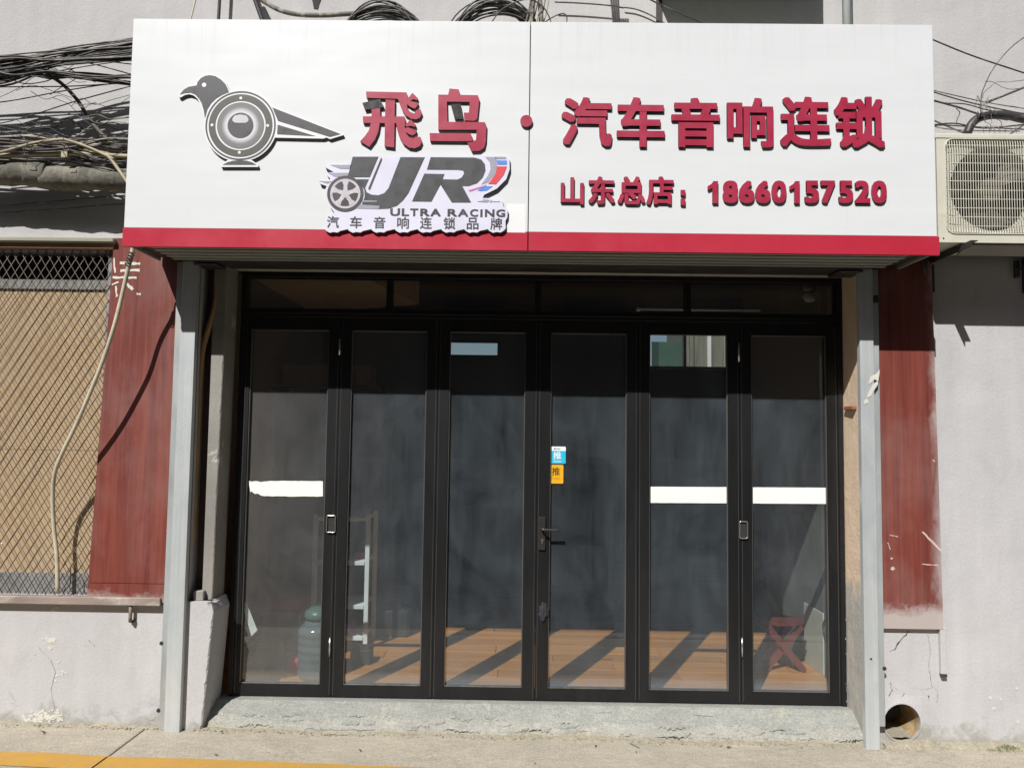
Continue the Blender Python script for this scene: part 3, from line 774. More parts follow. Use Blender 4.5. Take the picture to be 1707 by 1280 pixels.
bm = BM(); box(bm, wx0, W(191, 405, -.03).x - .004, -.035, .03, W(90, 414, -.03).z, W(90, 404, -.03).z, .002); obj('lintel_bar', bm, m_lint, win)
bm = BM(); box(bm, wx0, W(191, 400, -.06).x - .004, -.065, -.002, W(90, 404, -.06).z + .002, W(90, 395.5, -.06).z, .006); obj('cap_strip', bm, m_olive, win)
# mesh wires: two families
mw, mh = wx1 - wx0 - .01, WZ1 - WZ0 - .004
pitchx = .0515; slope = 1.62
def wire_set(sgn, y):
    n = int((mw + mh / slope) / pitchx) + 2; cnt = 0
    for k in range(n):
        xb = wx1 - .005 - k * pitchx if sgn > 0 else wx1 - .005 - k * pitchx   # position where the wire meets the right frame line (virtual)
        # wire: x = xr - t, z = z0 + t*slope (sgn>0: starting at bottom going up-left)
        P = []
        zb = WZ0 + .002 if sgn > 0 else WZ1 - .002
        xe = xb + (mh / slope) * .0
        x_start = wx1 - .005 + mh / slope - k * pitchx
        t0 = max(0, x_start - (wx1 - .005)); t1 = min(mh / slope, x_start - wx0)
        if t1 - t0 < .01: continue
        if x_start - t1 > -2.35 + 5: continue
        if x_start - t0 < -3.35: continue
        m_ = 10
        for q in range(m_ + 1):
            t = t0 + (t1 - t0) * q / m_
            P.append((x_start - t + .004 * noise.noise(Vector((q * .7, k * .9, sgn * 4))), y + .003 * math.sin(q * 2.1 + k), zb + sgn * t * slope + .003 * math.sin(q + k)))
        bm = BM(); tube(bm, P, .0020, 4); obj('wire', bm, m_wire, win); cnt += 1
    return cnt
wire_set(1, .004); wire_set(-1, .009)
# little peeled scraps between mesh and red panel
# ------------------------------------------------------------------ red panels
def panel(name, lab, corners, zseam=None):
    t = thing(name, lab, 'panel')
    (xl0, zl), (xr0, _), (xl1, zt), (xr1, _) = corners      # bottom-left, bottom-right, top-left, top-right
    def at(z): k = (z - zl) / (zt - zl); return xl0 + (xl1 - xl0) * k, xr0 + (xr1 - xr0) * k
    segs = [(zl, zt)] if zseam is None else [(zl, zseam - .0015), (zseam + .0015, zt)]
    for i, (a, b) in enumerate(segs):
        (p, q), (r, s) = at(a), at(b); bm = BM(); yf = -.028 if i == 1 or zseam is None else -.033
        hexa(bm, [(p, yf, a), (q, yf, a), (s, yf, b), (r, yf, b), (p, -.001, a), (q, -.001, a), (s, -.001, b), (r, -.001, b)])
        obj('board', bm, m_red, t)
    return t
LP = [W(145, 990, -.03), W(270, 990, -.03), W(190, 396, -.03), W(300, 396, -.03)]
pl = panel('red_panel', 'dark red wood-grain panel between the meshed window and the left steel post', [(LP[0].x, W(200, 1003, -.03).z), (-1.99, 0), (LP[2].x, W(200, 397, -.03).z), (-1.97, 0)], W(200, 972, -.03).z)
pr = panel('red_panel', 'dark red wood-grain panel right of the right steel post, half in shadow', [(2.04, W(1520, 1048, -.03).z), (W(1573, 1040, -.03).x, 0), (2.03, 2.72), (W(1553, 430, -.03).x, 0)])
bm = BM()  # scraped paper strips on the left panel
for (x0, y0, x1, y1, wpx) in ((200, 439, 234, 440, 5), (201, 452, 233, 451, 5), (188, 463, 228, 463, 4), (211, 474, 222, 483, 6), (193, 477, 195, 495, 4), (228, 490, 235, 491, 4), (187, 475, 198, 470, 3), (190, 430, 192, 455, 3)):
    a, b = W(x0, y0, -.0285), W(x1, y1, -.0285); d = (b - a).normalized(); nn = Vector((-d.z, 0, d.x)) * wpx * .0017
    k = 7; top = []; bot = []
    for i in range(k + 1):
        p = a.lerp(b, i / k); top.append(p + nn * (.5 + random.random() * .8)); bot.append(p - nn * (.4 + random.random() * .8))
    prism(bm, [(p.x, p.z) for p in top] + [(p.x, p.z) for p in reversed(bot)], -.0305, -.0275)
obj('paper_scrap', bm, m_foam, pl)
bm = BM()
for (x0, y0, x1, y1, wpx) in ((1538, 887, 1568, 917, 4), (1486, 930, 1486, 931, 5), (1487, 946, 1489, 949, 7), (1538, 940, 1563, 942, 2), (1480, 905, 1484, 915, 2), (1556, 767, 1557, 769, 3), (1484, 892, 1496, 894, 2)):
    a, b = W(x0, y0, -.0285), W(x1, y1, -.0285); d = (b - a); d = d.normalized() if d.length > 1e-4 else Vector((1, 0, 0)); nn = Vector((-d.z, 0, d.x)) * wpx * .0017
    a = a - d * .003; b = b + d * .003; k = 6; top, bot = [], []
    for i in range(k + 1):
        p = a.lerp(b, i / k); top.append(p + nn * (.4 + random.random() * .8)); bot.append(p - nn * (.4 + random.random() * .8))
    prism(bm, [(p.x, p.z) for p in top] + [(p.x, p.z) for p in reversed(bot)], -.0305, -.0275)
obj('paper_scrap', bm, mat('scrap_pinkish', (.55, .40, .36), .8, bump=.2), pr)
ps = thing('pipe_stub', 'short grey pipe stub hanging below the window sill bar', 'pipe')
a, b = W(218, 1006, -.03), W(217, 1036, -.03); bm = BM(); tube(bm, [a, b], .010, 12); obj('tube', bm, m_rust, ps)
bm = BM(); box(bm, b.x - .013, b.x + .02, -.02, -.002, b.z - .008, b.z + .006, .002); obj('clip', bm, m_brk, ps)
cr = thing('drop_channel', 'pale metal channel hanging below the right red panel', 'channel')
a, b = W(1572, 1050, -.02), W(1576, 1123, -.02); bm = BM(); box(bm, a.x - .018, a.x + .016, -.026, -.002, b.z, a.z + .015, .002); obj('strip', bm, m_wall, cr)
bm = BM(); box(bm, a.x - .016, a.x + .014, -.030, -.003, b.z - .014, b.z - .0015, .001); obj('end_plug', bm, m_brk, cr)

# ------------------------------------------------------------------ steel posts (shutter guides)
def post(lab, x0, x1, lipleft, zb, zt):
    t = thing('steel_post', lab, 'post')
    lw = .038; bm = BM()
    if lipleft: mx0, mx1, lx0, lx1 = x0 + lw + .004, x1, x0, x0 + lw
    else: mx0, mx1, lx0, lx1 = x0, x1 - lw - .004, x1 - lw, x1
    # C-channel main face: web + flanges
    box(bm, mx0, mx1, -.075, -.071, zb, zt, .0012)
    box(bm, mx0, mx0 + .004, -.0705, -.036, zb, zt); box(bm, mx1 - .004, mx1, -.0705, -.036, zb, zt)
    obj('face_plate', bm, m_galv, t)
    bm = BM(); box(bm, lx0, lx1, -.052, -.037, zb + (.0 if lipleft else .12), zt, .0015); obj('lip', bm, m_galv2, t)
    return t, (mx0, mx1, lx0, lx1)
XL = (W(262, 1200, -.07).x + W(283, 700, -.07).x) / 2; XLr = (W(300, 1200, -.07).x + W(320, 700, -.07).x) / 2
XR = (W(1431, 500, -.07).x + W(1441, 1040, -.07).x) / 2; XRr = (W(1466, 600, -.07).x + W(1478, 1040, -.07).x) / 2
pL, fl = post('galvanised steel post left of the glass door, standing by the plastered pier', XL, XLr, True, gz(-2) - .0, 2.655)
pR, fr = post('galvanised steel post right of the glass door, next to the drain pipe', XR, XRr, False, gz(2) - .002, 2.655)
for (x, y, p) in ((269, 1072, pL), (264, 1184, pL), (1474.5, 1114, pR)):
    c = W(x, y, -.053); bm = BM(); discY(bm, (c.x, c.z), .0115, -.0528, -.045, 20); obj('bolt_hole', bm, m_dark, p)
c = W(1452, 1098, -.076); bm = BM(); discY(bm, (c.x, c.z), .006, -.0765, -.07, 16); obj('screw', bm, m_brk, pR)
# worn paper sticker on the right post
bm = BM()
for poly in ([(1448, 640), (1452, 628), (1462, 622), (1466, 616), (1466, 622), (1464, 636), (1458, 632), (1452, 638)], [(1448, 655), (1456, 640), (1463, 635), (1464, 640), (1456, 652), (1452, 660), (1446, 663)], [(1440, 668), (1446, 665), (1448, 671), (1441, 674)]):
    prism(bm, [(W(x, y, -.0765).x, W(x, y, -.0765).z) for x, y in poly], -.0775, -.0752)
obj('paper_scrap', bm, m_foam, pR)
# stamped marks on the steel (illegible rubbing marks)
for (x0, y0, p) in ((307, 682, pL), (304, 745, pL), (1449, 705, pR), (1455, 775, pR)):
    bm = BM()
    for k in range(14):
        c = W(x0 + random.uniform(-3, 3), y0 + k * 2.6, -.0755); box(bm, c.x - random.uniform(.002, .007), c.x + random.uniform(.002, .007), -.0754, -.0750, c.z - .0012, c.z + .0015)
    obj('stamp_smudge', bm, mat('faded_stamp', (.33, .38, .40), .6, bump=0), p)
# dark bracket head between post and soffit
bm = BM(); box(bm, XLr - .02, XLr + .12, -.09, .08, 2.632, 2.6445, .003); obj('head_bracket', bm, m_brk, pL)
bm = BM(); box(bm, XR - .12, XR + .02, -.09, .08, 2.632, 2.6445, .003); obj('head_bracket', bm, m_brk, pR)

# ------------------------------------------------------------------ folding door
YD = .20; YB = .26
door = thing('folding_door', 'black aluminium framed folding glass door of six leaves with transom lights', 'door')
FX0, FX1 = -1.728, 1.968; ZB, ZT = DOORZ + .004, 2.655
z_leaf_top = (W(450, 528, YD).z + W(1300, 540, YD).z) / 2
z_tr0 = (W(450, 516, YD).z + W(1300, 521, YD).z) / 2; z_tr1 = (W(450, 463, YD).z + W(1300, 470, YD).z) / 2
def bar(name, x0, x1, z0, z1, y0=YD, y1=YB, m=m_frame, par=door, bev=.002):
    bm = BM(); box(bm, x0, x1, y0, y1, z0, z1, bev); return obj(name, bm, m, par)
bar('head_bar', FX0, FX1, z_tr1, ZT, YD - .005, YB + .02)
bar('transom_bar', FX0 + .031, FX1 - .031, z_leaf_top + .003, z_tr0, YD - .005, YB + .02)
bar('side_frame', FX0, FX0 + .03, ZB, z_tr1 - .001, YD - .005, YB + .02); bar('side_frame', FX1 - .03, FX1, ZB, z_tr1 - .001, YD - .005, YB + .02)
# moulded lines on the transom bar
zc = (z_leaf_top + z_tr0) / 2
bar('drip_bead', FX0 + .035, FX1 - .035, zc - .003, zc + .003, YD - .012, YD - .0055)
tx = [FX0 + .03] + [(W(a, 490, YD).x) for a in (649, 897, 1147)] + [FX1 - .03]
for i in range(1, 4): bar('transom_mullion', tx[i] - .018, tx[i] + .018, z_tr0 + .001, z_tr1 - .001)
for i in range(4):
    bm = BM(); box(bm, tx[i] + (.018 if i else .0) + .001, tx[i + 1] - (.018 if i < 3 else 0) - .001, YD + .03, YD + .034, z_tr0 + .001, z_tr1 - .001)
    obj('transom_pane', bm, m_glass_t, door)
# leaves: seams from the photograph
seam = [FX0 + .031]
gpx = [((413, 550), (403, 532)), ((590, 714), (567, 700)), ((752, 877), (737, 870)), ((917, 1043), (914, 1046)), ((1081, 1210), (1083, 1219)), ((1250, 1371), (1257, 1391))]
GX = []
for (t0, t1), (b0, b1) in gpx:
    GX.append(((W(t0, 560, YD).x + W(b0, 1145, YD).x) / 2, (W(t1, 560, YD).x + W(b1, 1145, YD).x) / 2))
for i in range(5): seam.append((GX[i][1] + GX[i + 1][0]) / 2)
seam.append(FX1 - .031)
GZ0 = (W(470, 1140, YD).z + W(1320, 1155, YD).z) / 2; GZ1 = (W(480, 549, YD).z + W(1310, 559, YD).z) / 2
def text_mesh(body, off=0.0, res=3):
    c = bpy.data.curves.new('t', 'FONT'); c.body = body; c.size = 1.0; c.offset = off; c.resolution_u = res; c.extrude = 0; c.fill_mode = 'FRONT'
    o = bpy.data.objects.new('t', c); col.objects.link(o)
    dg = bpy.context.evaluated_depsgraph_get(); dg.update()
    me = bpy.data.meshes.new_from_object(o.evaluated_get(dg)); bpy.data.objects.remove(o); bpy.data.curves.remove(c)
    V = [v.co.copy() for v in me.vertices]; Fc = [list(p.vertices) for p in me.polygons]; bpy.data.meshes.remove(me)
    return V, Fc
def put_text(bm, body, bb, y0, y1, off=0.0, mi=0, mside=None, res=3):
    """bb=(x0,x1,z0,z1); y0 front, y1 back; off = emboldening in em, made of shifted overlapping casts of the glyph"""
    if mside is None: mside = mi
    V, Fc = text_mesh(body, 0.0, res)
    x0, x1 = min(v.x for v in V) - off, max(v.x for v in V) + off; z0, z1 = min(v.y for v in V) - off, max(v.y for v in V) + off
    sx = (bb[1] - bb[0]) / (x1 - x0); sz = (bb[3] - bb[2]) / (z1 - z0)
    key = {}; idx = []; pts = []
    for v in V:
        k = (round(v.x, 5), round(v.y, 5))
        if k not in key: key[k] = len(pts); pts.append(k)
        idx.append(key[k])
    F2 = []; ec = set()
    for f in Fc:
        ff = [idx[i] for i in f]
        if len(set(ff)) < 3: continue
        F2.append(ff)
        for a, b in zip(ff, ff[1:] + ff[:1]): ec.add((a, b))
    rim = [(a, b) for a, b in ec if (b, a) not in ec]
    if off:
        sh = [(0, 0)] + [(off * a, off * b) for a, b in ((1, 1), (-1, 1), (1, -1), (-1, -1), (1, 0), (-1, 0), (0, 1), (0, -1))]
        if off > .035: sh += [(off * a * .5, off * b * .5) for a, b in ((1, 1), (-1, 1), (1, -1), (-1, -1))]
    else: sh = [(0, 0)]
    for n_, (ox, oz) in enumerate(sh):
        yy = y0 + n_ * .00004
        fr_ = [bm.verts.new((bb[0] + (p[0] + ox - x0) * sx, yy, bb[2] + (p[1] + oz - z0) * sz)) for p in pts]
        bk_ = [bm.verts.new((bb[0] + (p[0] + ox - x0) * sx, y1, bb[2] + (p[1] + oz - z0) * sz)) for p in pts]
        for ff in F2:
            try: bm.faces.new([fr_[i] for i in ff]).material_index = mi
            except ValueError: continue
        for a, b in rim:
            try: bm.faces.new((fr_[b], fr_[a], bk_[a], bk_[b])).material_index = mside
            except ValueError: pass
        for v in bk_:
            if not v.link_faces: bm.verts.remove(v)

leaves = []
for i in range(6):
    a, b = seam[i] + .0012, seam[i + 1] - .0012; g0, g1 = GX[i]
    bm = BM()
    z0, z1 = ZB + .004, z_leaf_top
    # mitred frame: four trapezoid bars
    def trap(p0, p1, p2, p3):
        hexa(bm, [(p[0], YD, p[1]) for p in (p0, p1, p2, p3)] + [(p[0], YB, p[1]) for p in (p0, p1, p2, p3)])
    q = .0004
    trap((a, z0 + q), (g0, GZ0 + q), (g0, GZ1 - q), (a, z1 - q)); trap((b, z1 - q), (g1, GZ1 - q), (g1, GZ0 + q), (b, z0 + q))
    trap((b - q, z0), (g1 - q, GZ0), (g0 + q, GZ0), (a + q, z0)); trap((a + q, z1), (g0 + q, GZ1), (g1 - q, GZ1), (b - q, z1))
    lf = obj('door_leaf', bm, m_frame, door)
    leaves.append(lf)
    # glazing beads
    bm = BM(); d = .007
    for (x0, x1, zz0, zz1) in ((g0, g0 + d, GZ0, GZ1), (g1 - d, g1, GZ0, GZ1), (g0 + d, g1 - d, GZ0, GZ0 + d), (g0 + d, g1 - d, GZ1 - d, GZ1)):
        box(bm, x0 + .0002, x1 - .0002, YD + .006, YD + .024, zz0 + .0002, zz1 - .0002, .0015)
    obj('glazing_bead', bm, m_bead, lf)
    bm = BM()  # thin ridges that catch light along the stiles
    for x in (a + .010, b - .010): box(bm, x - .0008, x + .0008, YD - .0020, YD - .0002, z0 + .01, z1 - .01)
    obj('stile_ridge', bm, m_bead, lf)
    bm = BM(); box(bm, g0 + .0005, g1 - .0005, YD + .025, YD + .029, GZ0 + .0005, GZ1 - .0005); obj('glass', bm, m_glass, lf)
    lf['cx'] = 0; del lf['cx']
# white tape strips
def strip(i, x0, x1, y0, y1, torn=False):
    A = [W(x0, y0, YD + .02), W(x1, y0 + (x1 - x0) * .006, YD + .02), W(x1, y1 + (x1 - x0) * .006, YD + .02), W(x0, y1, YD + .02)]
    top = []; bot = []
    n = 24
    for k in range(n + 1):
        t = k / n; e_ = 1.0 if torn else .25; top.append(A[0].lerp(A[1], t) + Vector((0, 0, random.uniform(-.002, .001) * e_))); bot.append(A[3].lerp(A[2], t) + Vector((0, 0, random.uniform(-.001, .002) * e_)))
    if torn:
        for k in range(0, 7): top[k].z -= [.0, .006, .001, .004, .009, .003, .002][k]
        for k in range(0, 5): bot[k].z += [.026, .028, .012, .018, .006][k]
        bot[0].x += .010
    bm = BM(); prism(bm, [(p.x, p.z) for p in top] + [(p.x, p.z) for p in reversed(bot)], YD + .0225, YD + .0248)
    obj('paper_strip', bm, m_tape, leaves[i])
strip(0, 414, 538, 801, 827, True); strip(4, 1084, 1212, 811, 838); strip(5, 1254, 1381, 812, 839)
# flush pulls
for (i, x0, x1, y0, y1) in ((0, 545, 558.5, 859, 887), (5, 1233, 1246, 869, 897)):
    a, b = W(x0, y0, YD - .01), W(x1, y1, YD - .01); bm = BM()
    P = [(a.x, a.z), (b.x, a.z), (b.x, b.z), (a.x, b.z)]
    r = .008; pts = []
    for cx_, cz_, a0_ in ((b.x - r, a.z - r, 0), (a.x + r, a.z - r, 90), (a.x + r, b.z + r, 180), (b.x - r, b.z + r, 270)):
        for k in range(5): an = math.radians(a0_ + k * 22.5); pts.append((cx_ + r * math.cos(an), YD - .012, cz_ + r * math.sin(an)))
    tube(bm, pts, .0038, 8, closed=True); 
    obj('pull_handle', bm, m_chrome, leaves[i] if i else leaves[0])
    bm = BM(); box(bm, min(a.x, b.x) + .004, max(a.x, b.x) - .004, YD - .004, YD - .0004, b.z + .004, a.z - .004); obj('pull_recess', bm, m_dark, leaves[i])
for (i, x, y0, y1) in ((0, 550.5, 1062, 1094), (5, 1236.5, 1062, 1094), (0, 567, 565, 592), (5, 1231, 572, 603)):
    a, b = W(x, y0, YD), W(x, y1, YD); bm = BM(); tube(bm, [(a.x, YD - .008, b.z), (a.x, YD - .008, a.z)], .0055, 10); obj('hinge_pin', bm, m_chrome, leaves[i])
# lever handle on leaf 4
lf = leaves[3]
a, b = W(898, 861, YD - .01), W(909, 917, YD - .01); bm = BM(); box(bm, a.x, b.x, YD - .014, YD - .0005, b.z, a.z, .004); obj('handle_plate', bm, m_lever, lf)
p0, p1 = W(903, 880, YD - .01), W(933, 884, YD - .04)
bm = BM(); tube(bm, catmull([(p0.x, YD - .012, p0.z), (p0.x + .002, YD - .045, p0.z - .002), (p0.x + .02, YD - .052, p0.z - .005), (p1.x, YD - .050, p1.z + .002)], 6), .0075, 10); obj('lever', bm, m_lever, lf, smooth=False)
c = W(904, 900, YD - .014); bm = BM(); discY(bm, (c.x, c.z), .008, YD - .022, YD - .0142, 16); box(bm, c.x - .004, c.x + .004, YD - .020, YD - .0142, c.z - .022, c.z); obj('lock_cylinder', bm, m_chrome, lf)
# torn lump of tape near the bottom of the lock stile
bm = BM(); c = W(906, 1020, YD - .01)
bmesh.ops.create_icosphere(bm, subdivisions=3, radius=1)
for v in bm.verts:
    d = v.co.copy(); k = 1 + .45 * noise.noise(d * 2.3) + .2 * noise.noise(d * 6); v.co = Vector((c.x + d.x * .026 * k, YD - .006 + d.y * .012 * k, c.z + d.z * .052 * k))
obj('torn_tape_lump', bm, m_cloth, lf)
# push stickers
def rrect(x0, x1, z0, z1, r):
    pts = []
    for cx_, cz_, a0_ in ((x1 - r, z1 - r, 0), (x0 + r, z1 - r, 90), (x0 + r, z0 + r, 180), (x1 - r, z0 + r, 270)):
        for k in range(5): an = math.radians(a0_ + k * 22.5); pts.append((cx_ + r * math.cos(an), cz_ + r * math.sin(an)))
    return pts
a, b = W(915, 744, YD + .02), W(943, 773, YD + .02); bm = BM()
zz = a.z - (a.z - b.z) * .25
prism(bm, rrect(a.x, b.x, b.z, a.z, .006), YD + .020, YD + .0245, 0)
prism(bm, [(a.x + .0004, b.z + .006), (a.x + .004, b.z + .0006), (b.x - .004, b.z + .0006), (b.x - .0004, b.z + .006), (b.x - .0004, zz), (a.x + .0004, zz)], YD + .0192, YD + .0205, 1)
wd = b.x - a.x; ht = a.z - b.z
put_text(bm, '推', (a.x + wd * .26, a.x + wd * .74, b.z + ht * .27, b.z + ht * .70), YD + .0186, YD + .0195, .012, 2)
put_text(bm, 'PUSH', (a.x + wd * .30, a.x + wd * .72, b.z + ht * .08, b.z + ht * .19), YD + .0186, YD + .0195, 0, 2)
box(bm, a.x + wd * .30, a.x + wd * .40, YD + .0193, YD + .0205, a.z - ht * .19, a.z - ht * .07, 0, 3); box(bm, a.x + wd * .43, a.x + wd * .68, YD + .0193, YD + .0205, a.z - ht * .16, a.z - ht * .10, 0, 3)
obj('push_sticker', bm, [m_stwhite, m_stblue, m_stwhite, m_lgrey], lf, label='cyan and white push sticker')
a, b = W(914.5, 774, YD + .02), W(939, 806, YD + .02); bm = BM(); wd = b.x - a.x; ht = a.z - b.z
prism(bm, rrect(a.x, b.x, b.z, a.z - .001, .006), YD + .0195, YD + .0245, 0)
put_text(bm, '推', (a.x + wd * .22, a.x + wd * .76, b.z + ht * .42, b.z + ht * .86), YD + .0188, YD + .0197, .012, 1)
put_text(bm, 'PUSH', (a.x + wd * .2, a.x + wd * .78, b.z + ht * .20, b.z + ht * .34), YD + .0188, YD + .0197, 0, 2)
obj('push_sticker', bm, [m_styel, m_stink, m_stdim], lf, label='orange push sticker')
# folded white paper behind the leftmost pane
bm = BM(); hexa(bm, [W(402, 1000, YD + .05), W(411, 1004, YD + .05), W(429, 1050, YD + .05), W(419, 1060, YD + .05), W(402, 1000, YD + .052), W(411, 1004, YD + .052), W(429, 1050, YD + .052), W(419, 1060, YD + .052)])
obj('taped_paper', bm, m_stwhite, leaves[0])

# ------------------------------------------------------------------ shop sign
YS = -.45
sign = thing('shop_sign', 'wide white box sign with red bottom band, red raised characters, bird logo and racing logo', 'sign')
sx0, sx1, sz0, sz1 = -2.137, 2.207, 2.648, 3.909
sxm = (W(883, 100, YS).x + W(881, 410, YS).x) / 2; szb = (W(207, 380, YS).z + W(1560, 394, YS).z) / 2
for a, b in ((sx0, sxm - .0025), (sxm + .0025, sx1)):
    bm = BM(); box(bm, a, b, YS, YS + .02, szb + .0005, sz1, .0015); obj('white_panel', bm, m_sign, sign)
    bm = BM(); box(bm, a - (.006 if a == sx0 else 0), b + (.012 if b == sx1 else 0), YS - .001, YS + .0195, sz0, szb, .0015); obj('red_band', bm, m_band, sign)
bm = BM(); box(bm, sxm - .006, sxm + .006, YS + .021, YS + .03, sz0 + .01, sz1 - .01); obj('joint_strip', bm, m_bead, sign)
for x in (sx0 + .004, sx1 - .016):
    bm = BM(); box(bm, x, x + .012, YS + .021, -.05, sz0 + .012, sz1 - .004); obj('side_sheet', bm, m_soffit, sign)
bm = BM(); box(bm, sx0 + .02, sx1 - .02, YS + .021, -.05, sz1 - .02, sz1 - .004); obj('top_sheet', bm, m_soffit, sign)
# corrugated soffit
bm = BM(); n = 9; y0_, y1_ = YS + .021, -.10
for k in range(n):
    ya = y0_ + (y1_ - y0_) * k / n; yb = y0_ + (y1_ - y0_) * (k + 1) / n - .004
    box(bm, sx0 + .12, sx1 - .12, ya, yb, sz0 + .006 + (.006 if k % 2 else 0), sz0 + .020, .001)
obj('soffit', bm, m_soffit, sign)
bm = BM(); box(bm, sx0 + .016, sx0 + .12, YS + .021, -.06, sz0 + .03, sz0 + .04); obj('soffit_end', bm, m_brk, sign)
bm = BM(); box(bm, sx1 - .12, sx1 - .016, YS + .021, -.06, sz0 + .03, sz0 + .04); obj('soffit_end', bm, m_brk, sign)
bm = BM(); box(bm, XLr + .02, XR - .02, -.098, .10, sz0 + .001, sz0 + .045, .002); obj('back_rail', bm, m_brk, sign)

def ZP(ox, oy, sc, y):
    def f(p): q = W(ox + p[0] / sc, oy + p[1] / sc, y); return (q.x, q.z)
    return f
D_L = .014
def raised(name, polys, f, y0, y1, mi_list=None, mats=(m_letter, m_lside), parent=sign, label=None):
    bm = BM()
    for k, p in enumerate(polys):
        mi = mi_list[k] if mi_list else 0
        prism(bm, [f(q) for q in p], y0 - .0003 * (k + 1), y1, mi, 1)
    return obj(name, bm, list(mats), parent, label=label)
f4 = ZP(580, 130, 5.334, YS - D_L)
raised('character', [
    [(160, 122), (520, 130), (535, 165), (522, 225), (530, 275), (555, 305), (590, 318), (606, 290), (645, 278), (658, 315), (640, 355), (605, 370), (565, 366), (510, 332), (480, 285), (460, 235), (445, 188), (165, 178)],
    [(573, 134), (622, 182), (614, 200), (585, 190), (540, 212), (522, 196), (545, 170)], [(524, 206), (545, 204), (626, 226), (612, 256), (595, 275), (560, 262), (524, 236)],
    [(210, 268), (285, 262), (288, 345), (282, 410), (270, 480), (240, 550), (190, 615), (108, 565), (150, 520), (185, 470), (205, 400), (210, 345)],
    [(132, 343), (503, 345), (510, 380), (505, 440), (518, 495), (545, 530), (585, 540), (603, 525), (645, 526), (658, 568), (640, 608), (595, 628), (540, 620), (490, 582), (455, 522), (437, 460), (430, 404), (135, 402)],
    [(335, 195), (418, 200), (415, 400), (410, 620), (325, 608), (330, 345)],
    [(558, 372), (604, 420), (596, 438), (560, 428), (522, 436), (508, 420), (530, 400)], [(506, 450), (535, 442), (610, 470), (600, 498), (575, 514), (545, 504), (508, 480)],
    [(128, 225), (285, 192), (322, 262), (150, 285)]], f4, YS - D_L, YS - .0005, [0] * 8 + [2], (m_letter, m_lside, m_black))
raised('character', [
    [(903, 96), (985, 103), (1000, 152), (890, 155)],
    [(803, 150), (1155, 155), (1168, 190), (1150, 365), (1125, 383), (1035, 380), (1030, 310), (1075, 310), (1082, 215), (880, 212), (885, 392), (1218, 395), (1232, 425), (1226, 560), (1212, 620), (1170, 650), (1100, 652), (1062, 575), (1110, 572), (1138, 550), (1145, 462), (803, 462)],
    [(726, 492), (1090, 495), (1115, 545), (1100, 565), (730, 562)],
    [(915, 240), (1000, 235), (1025, 365), (950, 370)]], f4, YS - D_L, YS - .0005, [0, 0, 0, 2], (m_letter, m_lside, m_black))
c = f4((1586, 383)); bm = BM(); discY(bm, c, .0325, YS - D_L, YS - .0005, 28, 0, 1); obj('dot', bm, [m_letter, m_lside], sign)
def px_char(ch, x0, x1, y0, y1, name, off):
    a, b = W(x0, y0, YS - D_L), W(x1, y1, YS - D_L); bm = BM()
    put_text(bm, ch, (a.x, b.x, b.z, a.z), YS - D_L, YS - .0005, off, 0, 1)
    obj(name, bm, [m_letter, m_lside], sign, recalc=False)
for ch, x0, x1, y0, y1 in (('汽', 936.5, 1020, 162, 244), ('车', 1028.6, 1108, 162, 245.5), ('音', 1119.5, 1200, 163, 246), ('响', 1212, 1289.5, 163, 246), ('连', 1300.7, 1386, 161, 245), ('锁', 1390.7, 1476, 161, 247)):
    px_char(ch, x0, x1, y0, y1, 'character', .027)
for ch, x0, x1, y0, y1 in (('山', 935, 973, 295.5, 341), ('东', 981.5, 1024.8, 294, 340.5), ('总', 1030, 1075.5, 294, 341), ('店', 1078, 1123, 294, 341.5)):
    px_char(ch, x0, x1, y0, y1, 'character', .027)
for (y0, y1) in ((316.5, 326), (331.5, 342)):
    a, b = W(1135, y0, YS - D_L), W(1142.5, y1, YS - D_L); bm = BM(); prism(bm, [(a.x, b.z), (b.x, b.z), (b.x, a.z), (a.x, a.z)], YS - D_L, YS - .0005, 0, 1); obj('colon_dot', bm, [m_letter, m_lside], sign)
dx = [(797, 845), (868, 940), (945, 1018), (1022, 1095), (1100, 1170), (1186, 1232), (1257, 1325), (1333, 1402), (1418, 1487), (1495, 1568), (1574, 1647)]
for ch, (a_, b_) in zip('18660157520', dx):
    if ch == '1':
        raised('digit', [[(a_, 484), (a_ + 4, 482), (a_ + 17, 474), (a_ + 26, 461), (b_, 461), (b_, 566), (a_ + 22, 566), (a_ + 22, 492), (a_ + 12, 499), (a_, 503)]], ZP(900, 140, 2.845, YS - D_L), YS - D_L, YS - .0005); continue
    px_char(ch, 900 + a_ / 2.845, 900 + b_ / 2.845, 301, 338.8, 'digit', .040)

# bird logo
f2 = ZP(280, 100, 5.334, YS - .016)
cc = f2((645, 584)); U = abs(f2((1645, 584))[0] - cc[0]) / 1000   # metres per zoom px
SPK = (cc[0], cc[1], 200 * U)
m_cone = speaker_cone()
y_pl, y_fc = YS - .0145, YS - .0160
bird = None
def pxp(L): return [f2(p) for p in L]
bm = BM()
prism(bm, pxp([(92, 328), (100, 300), (130, 262), (180, 230), (245, 217), (252, 192), (285, 155), (328, 133), (372, 127), (425, 135), (478, 168), (518, 210), (545, 265), (570, 300), (500, 330), (350, 560), (322, 540), (306, 455), (285, 390), (262, 348), (230, 318), (190, 305), (150, 312), (110, 335)]), y_pl, YS - .0005, 0, 1)
ringN = 72
prism(bm, [(cc[0] + 326 * U * math.cos(2 * math.pi * k / ringN), cc[1] + 326 * U * math.sin(2 * math.pi * k / ringN)) for k in range(ringN)], y_pl - .0003, YS - .0005, 0, 1)
prism(bm, pxp([(900, 405), (940, 412), (1545, 655), (1562, 668), (1440, 705), (1410, 690), (1380, 700), (900, 690)]), y_pl - .0001, YS - .0005, 0, 1)
